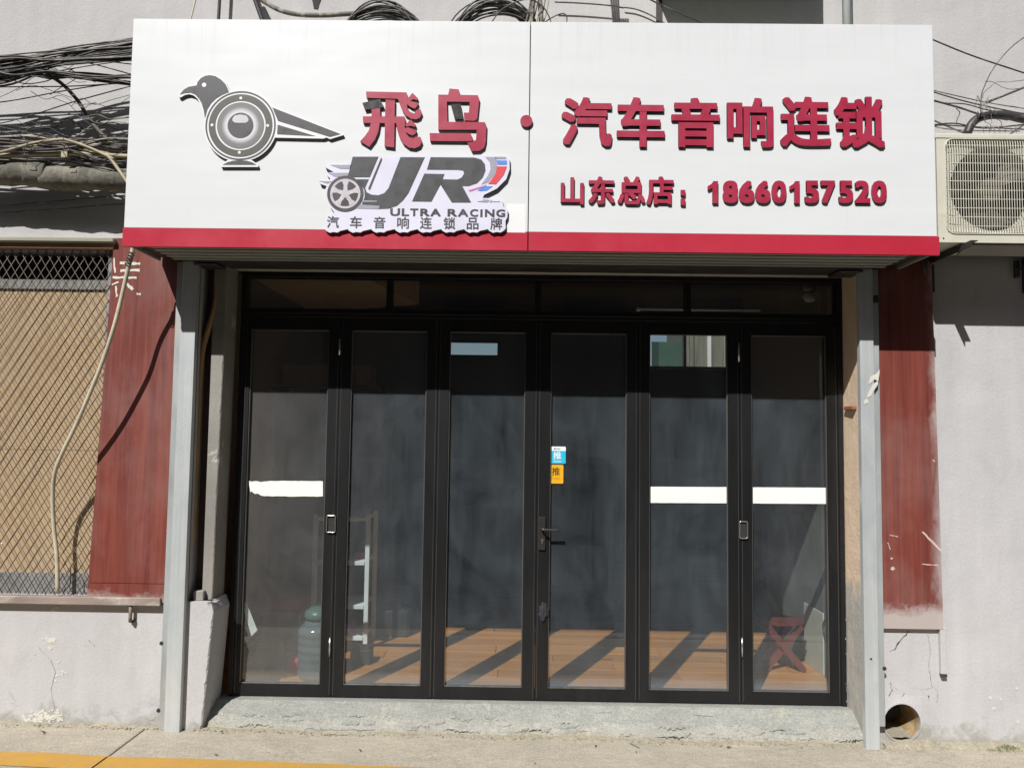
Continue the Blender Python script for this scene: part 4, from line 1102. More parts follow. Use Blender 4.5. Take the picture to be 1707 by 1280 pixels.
prism(bm, pxp([(468, 935), (525, 895), (580, 870), (700, 870), (755, 898), (802, 935), (802, 952), (470, 952)]), y_pl - .0002, YS - .0005, 0, 1)
bird = obj('bird_logo', bm, [m_lw, m_plateedge], sign)
bm = BM()
prism(bm, pxp([(105, 308), (140, 265), (185, 240), (255, 228), (262, 200), (292, 163), (330, 143), (370, 137), (420, 145), (470, 175), (510, 215), (530, 255), (542, 288), (490, 308), (430, 342), (385, 385), (350, 440), (328, 520), (318, 450), (300, 390), (275, 345), (240, 308), (200, 292), (150, 296)]), y_fc, y_pl - .0002)
obj('head', bm, m_logo, bird)
def ring(name, r0, r1, m, dy=0): 
    bm = BM(); ringY(bm, cc, r0 * U, r1 * U, y_fc - dy, y_pl - .0004, 72); obj(name, bm, m, bird)
ring('outer_ring', 299, 313, m_logo); ring('cone_ring', 224, 284, m_logo2)
bm = BM(); discY(bm, cc, 210 * U, y_fc, y_pl - .0004, 56); obj('speaker_cone', bm, m_cone, bird)
bm = BM(); discY(bm, cc, 115 * U, y_fc - .0012, y_fc - .0001, 40); obj('dust_cap', bm, m_logo, bird)
hl = [(cc[0] + (x - 645) * U, cc[1] - (y - 584) * U) for x, y in ((572, 525), (590, 497), (640, 485), (695, 495), (716, 525), (712, 548), (690, 560), (640, 562), (595, 560), (573, 545))]
bm = BM(); prism(bm, hl, y_fc - .0018, y_fc - .0013); obj('cap_highlight', bm, mat('cap_print', (.52, .51, .54), .4, var=.05, bump=0), bird)
for x, y, r in ((648, 341, 13), (887, 585, 13), (635, 824, 13), (392, 580, 13), (322, 224, 20)):
    q = f2((x, y)); bm = BM(); discY(bm, q, r * U, y_fc - .0010, y_fc - .0001, 18); obj('eye' if r == 20 else 'screw_dot', bm, m_lw, bird)
bm = BM(); prism(bm, pxp([(928, 425), (1535, 660), (1440, 685), (978, 543)]), y_fc, y_pl - .0004); prism(bm, pxp([(975, 577), (1312, 678), (970, 661)]), y_fc, y_pl - .0004); obj('tail', bm, m_logo, bird)
bm = BM(); prism(bm, pxp([(485, 933), (530, 910), (580, 897), (640, 892), (700, 897), (750, 912), (785, 933)]), y_fc, y_pl - .0004); obj('foot', bm, m_logo, bird)

# racing logo
f3 = ZP(500, 240, 4.2675, YS - .020)
def q3(L): return [f3(p) for p in L]
yp, yf = YS - .0185, YS - .0200
bm = BM()
outl = [(355, 82), (575, 82), (585, 96), (715, 82), (1280, 84), (1465, 84), (1490, 104), (1492, 180), (1468, 250), (1400, 318), (1310, 362), (1300, 385), (1420, 390), (1440, 402), (1442, 420), (1450, 448), (1478, 470), (1476, 520), (1462, 548), (1464, 600)]
x = 1464
sc_ = []
for cxx in (1398, 1230, 1065, 898, 735, 568, 400, 237):
    sc_ += [(cxx + 50, 618), (cxx + 30, 630), (cxx, 626), (cxx - 25, 632), (cxx - 48, 620), (cxx - 62, 606)]
sc_ = [(min(a, 1462), b) for a, b in sc_]
outl += sc_ + [(188, 600), (185, 520), (245, 490), (210, 440), (185, 380), (180, 320), (190, 300), (140, 282), (132, 262), (205, 262), (215, 246), (190, 222), (186, 206), (240, 200), (178, 166), (176, 146), (330, 146), (372, 118)]
prism(bm, q3(outl), yp, YS - .0005, 0, 1)
logo = obj('racing_logo', bm, [m_lil, m_plateedge], sign)
def deco(name, L, m, dy=0):
    bm = BM()
    for p in L: prism(bm, q3(p), yf - dy, yp - .0002)
    return obj(name, bm, m, logo)
deco('letter', [[(375, 92), (558, 92), (497, 237), (340, 237)], [(715, 95), (888, 96), (772, 350), (735, 400), (690, 440), (630, 460), (560, 463), (570, 440), (440, 432), (460, 380), (458, 330), (430, 282), (405, 252), (490, 252), (463, 312), (475, 345), (510, 362), (560, 365), (600, 350), (630, 315)]], m_logo)
bm = BM()
prism(bm, q3([(930, 95), (1240, 98), (1290, 112), (1316, 145), (1320, 190), (1300, 240), (1260, 280), (1200, 300), (1155, 300), (1218, 417), (1080, 417), (1000, 290), (935, 411), (797, 409), (885, 212), (1028, 215), (1015, 252), (1120, 254), (1150, 240), (1168, 210), (1160, 190), (1130, 185), (903, 183)]), yf, yp - .0002)
obj('letter', bm, m_logo, logo)
deco('slash', [[(578, 96), (585, 112), (497, 330), (485, 318)]], m_logo)
deco('swoosh', [[(1318, 92), (1395, 96), (1402, 160), (1382, 220), (1335, 275), (1290, 290), (1338, 225), (1356, 180), (1350, 130)], [(1388, 92), (1465, 93), (1470, 108), (1393, 108)]], m_lgrey)
deco('stripe', [[(1398, 117), (1472, 119), (1473, 148), (1404, 148)], [(1318, 300), (1372, 302), (1330, 332), (1285, 336), (1262, 330)]], m_lblue)
deco('stripe', [[(1404, 160), (1473, 161), (1450, 222), (1395, 288), (1338, 285), (1386, 222)]], m_lred)
deco('stripe', [[(1198, 330), (1330, 290), (1300, 308), (1210, 340)]], m_lpink)
for L_ in ([(215, 149), (368, 150), (358, 178), (285, 176)], [(200, 206), (348, 206), (336, 237), (244, 232)], [(135, 264), (225, 266), (196, 282)], [(372, 458), (430, 430), (575, 438), (560, 464)]): deco('flame', [L_], m_lgrey)
deco('streak', [[(445, 402), (550, 404), (545, 412), (440, 414)], [(1262, 410), (1330, 398), (1300, 396), (1350, 404), (1330, 416)], [(1350, 396), (1370, 407), (1350, 420), (1358, 407)], [(1370, 408), (1425, 410), (1425, 413), (1370, 412)]], m_lgrey, .0004)
wc = f3((323, 355)); u3 = abs(f3((1323, 355))[0] - wc[0]) / 1000
bm = BM(); discY(bm, wc, 130 * u3, yf - .0006, yp - .0002, 48); wheel = obj('wheel', bm, m_logo, logo)
bm = BM(); ringY(bm, wc, 92 * u3, 108 * u3, yf - .0016, yf - .0007, 40)
for k in range(5):
    an = math.radians(90 + 72 * k); ca, sa = math.cos(an), math.sin(an)
    prism(bm, [(wc[0] + u3 * (r * ca - t * sa), wc[1] + u3 * (r * sa + t * ca)) for r, t in ((10, -16), (60, -13), (94, -26), (94, 26), (60, 13), (10, 16))], yf - .0018 - k * .0001, yf - .0007)
discY(bm, wc, 30 * u3, yf - .0026, yf - .0007, 20)
obj('wheel_rim', bm, m_lrim, logo)
def fx(px): return f3((px, 480))[0]
def fz_(py): return f3((800, py))[1]
for ch, xa_, xb_ in (('U', 642, 712), ('L', 724, 776), ('T', 784, 842), ('R', 856, 922), ('A', 928, 1002), ('R', 1050, 1118), ('A', 1124, 1198), ('C', 1210, 1268), ('I', 1283, 1299), ('N', 1316, 1384), ('G', 1396, 1460)):
    bm = BM()
    if ch == 'I': box(bm, fx(xa_), fx(xb_), yf, yp - .0002, fz_(515), fz_(461))
    else: put_text(bm, ch, (fx(xa_), fx(xb_), fz_(514), fz_(460)), yf, yp - .0002, .032)
    obj('letter', bm, m_logo, logo, recalc=(ch == 'I'))
for ch, cxx in zip('汽车音响连锁品牌', (237, 400, 568, 735, 898, 1065, 1230, 1398)):
    bm = BM(); put_text(bm, ch, (fx(cxx - 42), fx(cxx + 42), fz_(604), fz_(520)), yf, yp - .0002, .014); obj('character', bm, m_logo, logo, recalc=False)
bm = BM(); a, b = W(845, 340, YS), W(876, 388, YS); box(bm, a.x, b.x, YS - .0012, YS - .0004, b.z, a.z); obj('patch', bm, mat('white_patch', (.76, .77, .77), .35, var=.03, bump=0), sign)

# ------------------------------------------------------------------ air conditioner
def build_ac(label, x0, z0, y0=-.36, full=True):
    Wd, Ht, Dp = .83, .60, .30
    t = thing('air_conditioner', label, 'air conditioner', (x0, 0, z0)); x1, z1 = x0 + Wd, z0 + Ht; y1 = y0 + Dp
    gx0, gx1, gz0, gz1 = x0 + .048, x0 + .60, z0 + .050, z0 + .572
    bm = BM()
    # front with round-cornered opening
    pts = rrect(gx0, gx1, gz0, gz1, .045)
    for pp in ([(x0, z0), (gx0, z0), (gx0, z1), (x0, z1)], [(gx1, z0), (x1, z0), (x1, z1), (gx1, z1)]): prism(bm, pp, y0, y0 + .01)
    prism(bm, [(gx0, z0), (gx1, z0), (gx1, gz0), (gx0, gz0)], y0, y0 + .01); prism(bm, [(gx0, gz1), (gx1, gz1), (gx1, z1), (gx0, z1)], y0, y0 + .01)
    r = .045
    for cx_, cz_, sx_, sz_ in ((gx0, gz0, 1, 1), (gx1, gz0, -1, 1), (gx0, gz1, 1, -1), (gx1, gz1, -1, -1)):
        P = [(cx_, cz_)] + [(cx_ + sx_ * (r - r * math.sin(a)), cz_ + sz_ * (r - r * math.cos(a))) for a in [math.radians(v) for v in (0, 18, 36, 54, 72, 90)]]
        prism(bm, P, y0 + .0005, y0 + .0095)
    box(bm, x0, x0 + .008, y0 + .0105, y1, z0, z1); box(bm, x1 - .008, x1, y0 + .0105, y1, z0, z1); box(bm, x0 + .0085, x1 - .0085, y0 + .0105, y1, z0, z0 + .008)
    obj('casing', bm, m_acw, t)
    bm = BM(); box(bm, x0 - .004, x1 + .004, y0 - .004, y1 + .004, z1 - .026, z1 + .004, .005); obj('lid', bm, m_acw, t)
    if not full:
        bm = BM(); box(bm, x0 + .01, x1 - .01, y0 + .012, y1 - .01, z0 + .01, z1 - .03); obj('core', bm, m_acd, t); return t
    bm = BM(); box(bm, x0 + .01, x1 - .01, y1 - .012, y1 - .004, z0 + .01, z1 - .03)
    obj('rear_coil', bm, m_accoil, t)
    fcx, fcz, R_ = (gx0 + gx1) / 2, (gz0 + gz1) / 2, .235
    # shroud with round hole
    bm = BM(); N = 48; I, O, D = [], [], []
    for k in range(N):
        a = 2 * math.pi * k / N; c_, s_ = math.cos(a), math.sin(a); tt = min((gx1 - gx0) / 2 / max(abs(c_), 1e-6), (gz1 - gz0) / 2 / max(abs(s_), 1e-6))
        I.append(bm.verts.new((fcx + R_ * c_, y0 + .035, fcz + R_ * s_))); O.append(bm.verts.new((fcx + tt * c_, y0 + .02, fcz + tt * s_))); D.append(bm.verts.new((fcx + R_ * c_, y0 + .12, fcz + R_ * s_)))
    for k in range(N):
        q = (k + 1) % N; bm.faces.new((O[k], O[q], I[q], I[k])); bm.faces.new((I[k], I[q], D[q], D[k]))
    obj('shroud', bm, m_acw, t)
    bm = BM(); discY(bm, (fcx, fcz), .065, y0 + .05, y0 + .11, 24)
    fan = obj('fan', bm, m_fan, t)
    for k in range(3):
        a0_ = math.radians(20 + 120 * k); A, B = [], []
        bm = BM()
        for i in range(9):
            rr = .06 + (R_ - .07) * i / 8; da = .55 + .35 * i / 8
            A.append(bm.verts.new((fcx + rr * math.cos(a0_), y0 + .055, fcz + rr * math.sin(a0_)))); B.append(bm.verts.new((fcx + rr * math.cos(a0_ + da), y0 + .105, fcz + rr * math.sin(a0_ + da))))
        for i in range(8): bm.faces.new((A[i], A[i + 1], B[i + 1], B[i]))
        r_ = bmesh.ops.solidify(bm, geom=bm.faces[:], thickness=.003)
        obj('blade', bm, m_fan, fan)
    bm = BM()
    P = rrect(gx0 - .002, gx1 + .002, gz0 - .002, gz1 + .002, .045); tube(bm, [(p[0], y0 - .002, p[1]) for p in P], .0035, 6, closed=True)
    obj('grille_rim', bm, m_acw, t)
    n = 40; me0 = None
    for k in range(n):
        x = gx0 + (gx1 - gx0) * (k + .5) / n; 
        if me0 is None:
            bm = BM(); tube(bm, [(0, .014, gz0 - z0 - .004), (0, -.004, gz0 - z0 + .012), (0, -.007, gz0 - z0 + .05), (0, -.007, gz1 - z0 - .05), (0, -.004, gz1 - z0 - .012), (0, .014, gz1 - z0 + .002)], .0021, 5)
            me0 = bpy.data.meshes.new('grille_bar'); bmesh.ops.recalc_face_normals(bm, faces=bm.faces); bm.to_mesh(me0); bm.free(); me0.materials.append(m_acw)
        o = bpy.data.objects.new('grille_bar', me0); col.objects.link(o); o.parent = t; o.location = (x - x0, y0, 0)
    n = 10; me1 = None
    for k in range(n):
        z = gz0 + (gz1 - gz0) * (k + .8) / (n + .5)
        if me1 is None:
            bm = BM(); tube(bm, [(.004, .012, 0), (.014, -.0035, 0), (gx1 - gx0 - .014, -.0035, 0), (gx1 - gx0 - .004, .012, 0)], .0021, 5)
            me1 = bpy.data.meshes.new('cross_bar'); bmesh.ops.recalc_face_normals(bm, faces=bm.faces); bm.to_mesh(me1); bm.free(); me1.materials.append(m_acw)
        o = bpy.data.objects.new('cross_bar', me1); col.objects.link(o); o.parent = t; o.location = (gx0 - x0, y0 - .0005, z - z0)
    for xx in (x0 + .028,):
        bm = BM(); discY(bm, (xx, z0 + .022), .004, y0 - .003, y0 - .0002, 12); obj('screw', bm, m_brk, t)
    return t
ACX, ACZ = 2.262, 2.742
build_ac('cream outdoor air conditioner on the wall right of the sign, with a square fan grille', ACX, ACZ)
def bracket(label, x, z, y0=-.44, group=None):
    t = thing('wall_bracket', label, 'bracket', (x, 0, z), group)
    bm = BM(); box(bm, x - .018, x + .018, y0, -.002, z - .006, z - .001); box(bm, x - .018, x - .014, y0, -.002, z - .036, z - .0065); obj('arm', bm, m_brk, t)
    bm = BM(); box(bm, x - .018, x + .018, -.008, -.0015, z - .20, z - .0375); obj('upright', bm, m_brk, t)
    return t
bracket('dark steel bracket under the near left corner of the air conditioner beside the sign', 2.41, ACZ - .006)
bracket('dark steel bracket under the far right end of the air conditioner at the picture edge', 2.96, ACZ - .006)
bm = BM()
pts = [W(1600, 404, -.30), W(1707, 408, -.30)]
hexa(bm, [(2.42, -.355, ACZ - .012), (3.09, -.355, ACZ - .012), (3.09, -.30, ACZ - .06), (2.40, -.30, ACZ - .055), (2.42, -.34, ACZ - .009), (3.09, -.34, ACZ - .009), (3.09, -.28, ACZ - .056), (2.40, -.28, ACZ - .051)])
setp(obj('drip_tray', bm, mat('tray_grey', (.27, .25, .22), .7, var=.15, bump=.2)), 'grey drip sheet hanging under the air conditioner', 'drip tray')
# second unit above the picture edge, whose shadow falls beside the pole
u0 = W(1093, -12, 0); build_ac('outdoor air conditioner high on the wall above the middle of the sign', u0.x, u0.z + .02, -.38, False)
bracket('slotted steel bracket under the high air conditioner above the sign', u0.x + .02, u0.z + .012, -.30)
# pole
pa, pb = W(1412, 42, -.25), W(1412, -90, -.25)
t = thing('white_pole', 'white round pole rising from the top of the sign at the right', 'pole'); bm = BM(); tube(bm, [(pa.x, -.25, 3.85), (pa.x, -.25, 5.2)], .0245, 16); obj('tube', bm, m_whitepipe, t)
bm = BM(); tube(bm, [(pa.x, -.25, 3.895), (pa.x, -.25, 3.915)], .029, 16); obj('collar', bm, m_whitepipe, t)

# ------------------------------------------------------------------ cables
def cable(pts, Y, r, m, name='cable', label='', cat='cable', group=None, jit=0.0, sub=6, seg=6):
    """pts: list of (px,py[,Y])"""
    P = []
    for p in pts:
        y = p[2] if len(p) > 2 else Y; q = W(p[0], p[1], y)
        if jit: q += Vector((0, random.uniform(-1, 1), random.uniform(-1, 1))) * jit
        P.append(q)
    bm = BM(); tube(bm, catmull(P, sub), r, seg); o = obj(name, bm, m)
    return setp(o, label, cat, group)
LB = 'thin black cable in the tangled upper bundle left of the sign'
LG = 'cables in the tangled bundle left of the sign'
random.seed(21)
for k in range(64):     # strands run together at far left and fan out towards the sign
    a = random.gauss(122, 13) if k % 3 else random.gauss(104, 7)
    b = random.choice([random.uniform(64, 92), random.uniform(78, 104), random.uniform(120, 145)])
    Y = random.uniform(-.40, -.20)
    if b > 110: pts = [(-110, a + 6), (-40, a + 2), (20, 118 + random.uniform(-8, 8)), (80, 122 + random.uniform(-5, 10)), (150, 128 + random.uniform(-6, 6)), (232, b)]
    else: pts = [(-110, a + 8), (-40, a + 4), (20, a - 2 + random.uniform(-4, 4)), (85, (a * .55 + b * .45) + random.uniform(-4, 4)), (150, a * .22 + b * .78 + random.uniform(-3, 3)), (232, b - 2)]
    r_ = random.choice([.0030, .0038, .0045, .0056]); d_ = 'dusty grey' if k % 6 == 0 else 'black'
    way = 'running level into the sign edge' if b > 110 else ('climbing highest' if b < 78 else 'climbing gently') + ' to the sign edge'
    cable(pts, Y, r_, m_cable if k % 6 else m_cable2, label='%s %s cable in the upper left bundle, %s' % ('thin' if r_ < .004 else 'thicker', d_, way), group='upper left bundle, %s %s %s' % (d_, 'thin' if r_ < .004 else 'thicker', way), sub=5)
random.seed(5)
LM = 'thin slack cable crossing the shadowed wall between the two bundles left of the sign'
GM = 'slack cables between the bundles'
for pts in ([(-60, 178), (20, 168), (100, 153), (170, 142), (225, 136)], [(-60, 146), (40, 145), (120, 144), (225, 138)], [(-60, 212), (0, 206), (60, 190), (130, 168), (225, 142)], [(-60, 200), (10, 214), (60, 224), (110, 232), (225, 246)], [(60, 122), (130, 100), (225, 108)], [(90, 96), (150, 106), (225, 126)]):
    cable(pts, -.25, .0032, m_cable2 if random.random() < .4 else m_cable, label=LM, group=GM)
cable([(120, 233), (165, 200), (190, 180), (225, 156)], -.2, .0015, m_conduit, label='hair-thin white wire rising from the lower bundle towards the sign', name='wire', cat='wire')
cable([(62, 118), (98, 136), (128, 166), (150, 200), (178, 232), (207, 256), (220, 262)], -.20, .0105, m_cable2, name='hose', label='thick grey hose running diagonally down from the upper bundle to the fat pipe', cat='hose', seg=12)
cable([(182, 262), (192, 275), (208, 298), (222, 318)], -.27, .009, m_tubeb, name='hose', label='short beige hose end bending down over the right end of the fat pipe', cat='hose', seg=12)
cable([(-60, 262), (0, 259), (60, 257), (120, 256), (215, 261), (235, 262)], -.24, .0125, m_tubeb, name='conduit', label='straight pale yellow conduit lying just above the fat wrapped pipe', cat='conduit', seg=12)
cable([(-60, 262), (0, 254), (30, 246), (60, 238), (100, 233), (112, 234), (140, 243), (170, 256), (190, 266)], -.27, .0085, m_tubeb, name='conduit', label='arched beige conduit curving over the straight yellow one', cat='conduit', seg=12)
c = W(107, 257, -.26); bm = BM(); box(bm, c.x - .018, c.x + .018, -.262, -.25, c.z - .020, c.z + .014, .002); setp(obj('cable_tag', bm, m_tubeb), 'small square beige tag on the yellow conduit', 'tag')
LL = 'thin dusty cable in the lower bundle just above the fat pipe'; GL_ = 'cables in the lower bundle left of the sign'
random.seed(12)
for k in range(24):
    a = random.uniform(225, 268); b = random.uniform(232, 283)
    cable([(-90, a + random.uniform(-6, 6)), (0, a), (60, a + random.uniform(-5, 9)), (120, (a + b) / 2 + random.uniform(-8, 6)), (180, b + random.uniform(-4, 4)), (235, b)], random.uniform(-.27, -.12), (rr_ := random.choice([.003, .004, .005, .0065])), (mm_ := random.choice([m_cable, m_cable2, m_cable2, m_tubeb])), label='%s %s cable in the lower bundle just above the fat pipe' % ('thin' if rr_ < .0045 else 'thicker', {'black_cable': 'black', 'dusty_grey_cable': 'dusty grey'}.get(mm_.name, 'beige')), group='lower left bundle %s %s' % ('thin' if rr_ < .0045 else 'thicker', mm_.name.replace('_', ' ')), sub=5)
random.seed(99)
for k in range(26):
    x = random.uniform(-20, 150); y = random.uniform(95, 250); P = [(x, y)]
    for q in range(4): P.append((P[-1][0] + random.uniform(14, 34), P[-1][1] + random.uniform(-15, 15)))
    d_ = k % 3 == 0
    cable([p for p in P if p[0] < 236], random.uniform(-.36, -.16), random.choice([.0016, .0022, .003]), m_cable2 if d_ else m_cable, name='wire', label='loose %s wire end wandering through the bundles left of the sign' % ('dusty grey' if d_ else 'black'), cat='wire', group='loose %s wires left of the sign' % ('dusty' if d_ else 'black'), sub=4, seg=5)
# twisted tie wires
for x in (42, 107):
    bm = BM(); tube(bm, catmull([W(x - 3, 228, -.29), W(x + 2, 240, -.30), W(x - 2, 252, -.30), W(x + 3, 262, -.29), W(x + 1, 275, -.26)], 5), .0022, 5)
    setp(obj('tie_wire', bm, m_cable), 'twisted tie wire hanging the bundle over the fat pipe near the left picture edge' if x == 42 else 'twisted tie wire knotting the conduits beside the beige tag', 'wire')
# fat wrapped pipe
fp = thing('insulated_pipe', 'fat pipe wrapped in faded grey-green cloth left of the sign', 'pipe')
segs = [(-90, -50, 286, .072), (-50, -8, 287, .068), (-8, 26, 288, .073), (26, 50, 287, .078), (50, 80, 289, .078), (76, 112, 296, .070), (112, 156, 297, .069), (156, 200, 298, .069), (200, 240, 299, .068)]
for i, (xa, xb, y, r) in enumerate(segs):
    bm = BM(); A, B = W(xa - 3, y, -.16), W(xb + 4, y + 1.2, -.16); P = [A.lerp(B, t) for t in (0, .03, .12, .3, .5, .7, .88, .97, 1)]
    rr = lambda t, r=r: r * (.90 + .10 * math.sin(math.pi * min(max(t, 0), 1)) ** .5)
    tube(bm, P, rr, 28)
    for v in bm.verts: 
        n_ = noise.noise(v.co * 16) * .006 + noise.noise(v.co * 45) * .002; d = Vector((0, v.co.y + .16, v.co.z - A.z)); d.normalize(); v.co += d * n_
    obj('wrap', bm, m_wrap, fp)
# pale rising cables low on the wall under the pipe
GW = 'cables sagging along the wall above the window'
for (a, b, yy) in ((344, 334, -.03), (356, 348, -.03)):
    cable([(-60, a), (0, a - 1), (60, (a + b) / 2 - 1), (112, b), (150, b - 4), (235, b - 10)], -.02, .0035, m_cable2, label='thin cable lying on the shaded wall under the fat pipe', group=GW)
# cream conduit over mesh and red panel
cable([(224, 404, -.30), (219, 425, -.30), (212, 455, -.28), (204, 490, -.26), (190, 545, -.25), (172, 600, -.23), (150, 655, -.21), (125, 712, -.18), (103, 757, -.15), (91, 790, -.12), (88, 830, -.08), (90, 880, -.05), (95, 930, -.04), (96, 988, -.035)], -.2, .0115, m_conduit, name='conduit', label='cream conduit bending from under the sign down across the window mesh', cat='conduit', seg=14, sub=5)
bm = BM()
for k in range(5):
    c = W(220 - k * 1.6, 422 + k * 4.5, -.30); tube(bm, [(c.x + .0155 * math.cos(a), -.30 + .0155 * math.sin(a), c.z + .003 * math.sin(a * 2)) for a in [2 * math.pi * i / 10 for i in range(10)]], .0035, 5, closed=True)
setp(obj('cable_tape', bm, m_cable), 'black tape wound round the cream conduit just below the sign', 'tape')
bm = BM(); tube(bm, catmull([W(106, 988, -.02), W(108, 982, -.02), W(116, 975, -.02), (W(118, 960, -.02)), W(117, 945, -.02)], 5), .0035, 6); setp(obj('wire_stub', bm, m_cable), 'short dark bent wire end at the foot of the window mesh', 'wire')
# tan hose inside the left recess
cable([(366, 440, .05), (364, 475, .05), (357, 515, .045), (347, 550, .04), (338, 585, .04), (333, 640, .04), (328, 760, .045), (322, 900, .05)], .05, .016, m_hose, name='hose', label='tan hose running down inside the dark recess between the left post and the door', cat='hose', seg=12)

# coils behind the top of the sign
def coil(label, cxp, cyp, rx, rz, n, Y, m=m_cable, tilt=0):
    t = thing('cable_coil', label, 'cable coil', W(cxp, cyp, Y)); c = W(cxp, cyp, Y)
    for k in range(n):
        bm = BM(); a_, b_ = rx * random.uniform(.80, 1.06), rz * random.uniform(.78, 1.06); ox, oz = random.uniform(-.012, .012), random.uniform(-.015, .015); yy = Y + random.uniform(-.05, .05); ph = random.uniform(0, 6)
        P = [(c.x + ox + a_ * math.cos(t_) + tilt * math.sin(t_) * b_, yy + .012 * math.sin(2 * t_ + ph), c.z + oz + b_ * math.sin(t_) + .004 * math.sin(5 * t_ + ph)) for t_ in [2 * math.pi * i / 44 for i in range(44)]]
        tube(bm, P, random.choice([.0036, .0042, .005]), 6, closed=True); obj('loop', bm, m if k % 4 else m_cable2, t)
    return t
random.seed(3)
coil('thick round coil of black cable peeping over the sign, left of the other coil', 636, 92, .265, .29, 34, -.26, tilt=0)
coil('round coil of black cable peeping over the sign near the middle joint', 826, 90, .28, .31, 30, -.26, m_cable)
coil('small pale bundle of cable loops standing right of the coils above the sign joint', 893, 60, .03, .30, 10, -.30, m_cable2)
for k in range(6):
    x = 880 + k * 6
    cable([(x - 6, 42 + 3, -.32), (x + 1, 20, -.33), (x + 6, -10, -.33), (x + 8, -50, -.3)], -.3, .004, m_tubeb if k % 2 else m_cable2, label='strand of the upright brown cable bundle above the sign joint', group='upright strands above the sign joint')
cable([(815, 44), (835, 18), (862, 3), (885, 0), (905, 12), (916, 30), (920, 46)], -.38, .0038, m_cable, label='single black loop of cable standing in front of the upright bundle', name='cable_loop')
cable([(905, 40), (920, 30), (938, 23), (945, 30), (943, 46)], -.3, .0032, m_cable, label='small black hooked cable end right of the coils', name='cable_hook')
random.seed(9)
for k in range(4):
    cable([(1023 + k * 3.2, 48, -.2), (1021 + k * 3.4, 20, -.2), (1018 + k * 4, -10, -.2), (1016 + k * 4, -60, -.2)], -.2, .0055, m_brk if k % 2 else m_cable, label='strand of the dark vertical cable bundle above the right half of the sign', group='dark vertical bundle above the sign')
cable([(1040, 13), (1060, 16), (1085, 26), (1112, 42)], -.02, .004, m_cable, label='black cable sagging from the vertical bundle to the sign top')
cable([(925, 4), (970, 6), (1018, 10), (1040, 14)], -.05, .0042, m_cable, label='black cable stretched level behind the sign top between the bundles')
cable([(1076, -4, -.3), (1105, 10, -.3), (1180, 43, -.3)], -.3, .0045, m_cable, label='black cable slanting down in front of the big shadow above the sign')
# bits at the top left of the sign
t = cable([(331, -20), (318, 32), (315, 42)], -.35, .0045, m_conduit, name='rod', label='thin pale rod leaning on the top left of the sign', cat='rod')
cable([(369, -60), (365, 20), (363, 46)], -.08, .010, m_brk, name='steel_strap', label='dark vertical strap behind the sign top, left of the curved pipe', cat='strap')
cable([(412, -40), (425, 0), (440, 42)], -.06, .014, m_brk, name='steel_strap', label='dark slanting strap behind the sign top next to the curved pipe', cat='strap')
cable([(418, -30), (432, -4), (448, 8), (470, 19), (500, 25), (540, 26), (575, 24), (620, 22)], -.1, .0135, m_cable2, name='conduit', label='curved grey corrugated pipe bending level above the sign top left', cat='conduit', seg=14)
bm = BM(); c = W(527, 4, 0)
prism(bm, [(c.x + dx_ * .0032, c.z + dz_ * .0032) for dx_, dz_ in ((-9, 20), (-8, 4), (-6, -2), (-4, -13), (4, -14), (6, -4), (9, 3), (8, 20))], -.004, -.0008)
obj('wall_hole', bm, m_dark, bld)
# right side wires above the AC
cable([(1540, 60, -.3), (1556, 67, -.3), (1620, 93, -.3), (1707, 122, -.3), (1790, 150, -.3)], -.3, .0042, m_cable, label='taut black cable slanting down to the right above the air conditioner')
cable([(1760, 30), (1707, 63), (1680, 85), (1655, 116), (1642, 142), (1636, 160), (1635, 190)], -.35, .0028, m_cable, name='wire', label='thin wire arching up to the right edge above the air conditioner', cat='wire')
LR = 'dark cable in the group slanting right just above the air conditioner'; GR = 'cables slanting above the air conditioner'
for pts, r, m in (([(1540, 147), (1560, 152), (1640, 170), (1707, 181), (1780, 190)], .003, m_cable2), ([(1540, 148), (1560, 155), (1620, 172), (1707, 190), (1780, 200)], .0036, m_cable), ([(1540, 165), (1560, 169), (1600, 180), (1640, 193), (1680, 200)], .0055, m_cable), ([(1540, 166), (1575, 172), (1610, 174), (1660, 186), (1760, 192)], .0032, m_cable), ([(1540, 212), (1570, 209), (1610, 211), (1707, 216)], .0035, m_cable), ([(1540, 204), (1570, 214), (1620, 218), (1700, 219)], .003, m_cable2), ([(1545, 210), (1590, 206), (1640, 214), (1707, 208)], .004, m_cable)):
    cable(pts, -.22, r, m, label=LR, group=GR)
cable([(1612, 224), (1619, 208), (1632, 197), (1655, 192), (1680, 193), (1707, 199), (1770, 210)], -.30, .023, m_cable, name='hose', label='thick black hose arching over the top of the air conditioner', cat='hose', seg=16)
cable([(1645, 171), (1680, 157), (1707, 146), (1770, 120)], -.28, .0065, m_cable2, name='conduit', label='grey conduit rising to the right edge above the black hose', cat='conduit', seg=8)
cable([(1594, 208), (1596, 198), (1600, 188), (1594, 181)], -.2, .0025, m_cable2, name='wire', label='short hooked wire between sign edge and black hose', cat='wire')
random.seed(31)
for k in range(9):
    x = random.uniform(1632, 1650); P = [(x, 170 + random.uniform(-10, 25))]
    for q in range(4): P.append((P[-1][0] + random.uniform(-6, 12), P[-1][1] + random.uniform(-14, 16)))
    cable(P, -.33, .0016, random.choice([m_cable, m_cable2]), name='wire', label='thin curled wire in the tangle above the air conditioner', cat='wire', group='curled wires above the air conditioner')
cable([(1638, 164, -.34), (1640, 155, -.34), (1650, 146, -.34), (1662, 137, -.34), (1680, 137, -.34), (1707, 134, -.34)], -.34, .0018, m_cable2, name='wire', label='upper wavy thin wire reaching the right edge', cat='wire')
cable([(1642, 136, -.34), (1655, 137, -.34), (1672, 146, -.34), (1690, 149, -.34), (1720, 143, -.34)], -.34, .0018, m_cable2, name='wire', label='lower wavy thin wire reaching the right edge', cat='wire')
random.seed(44)
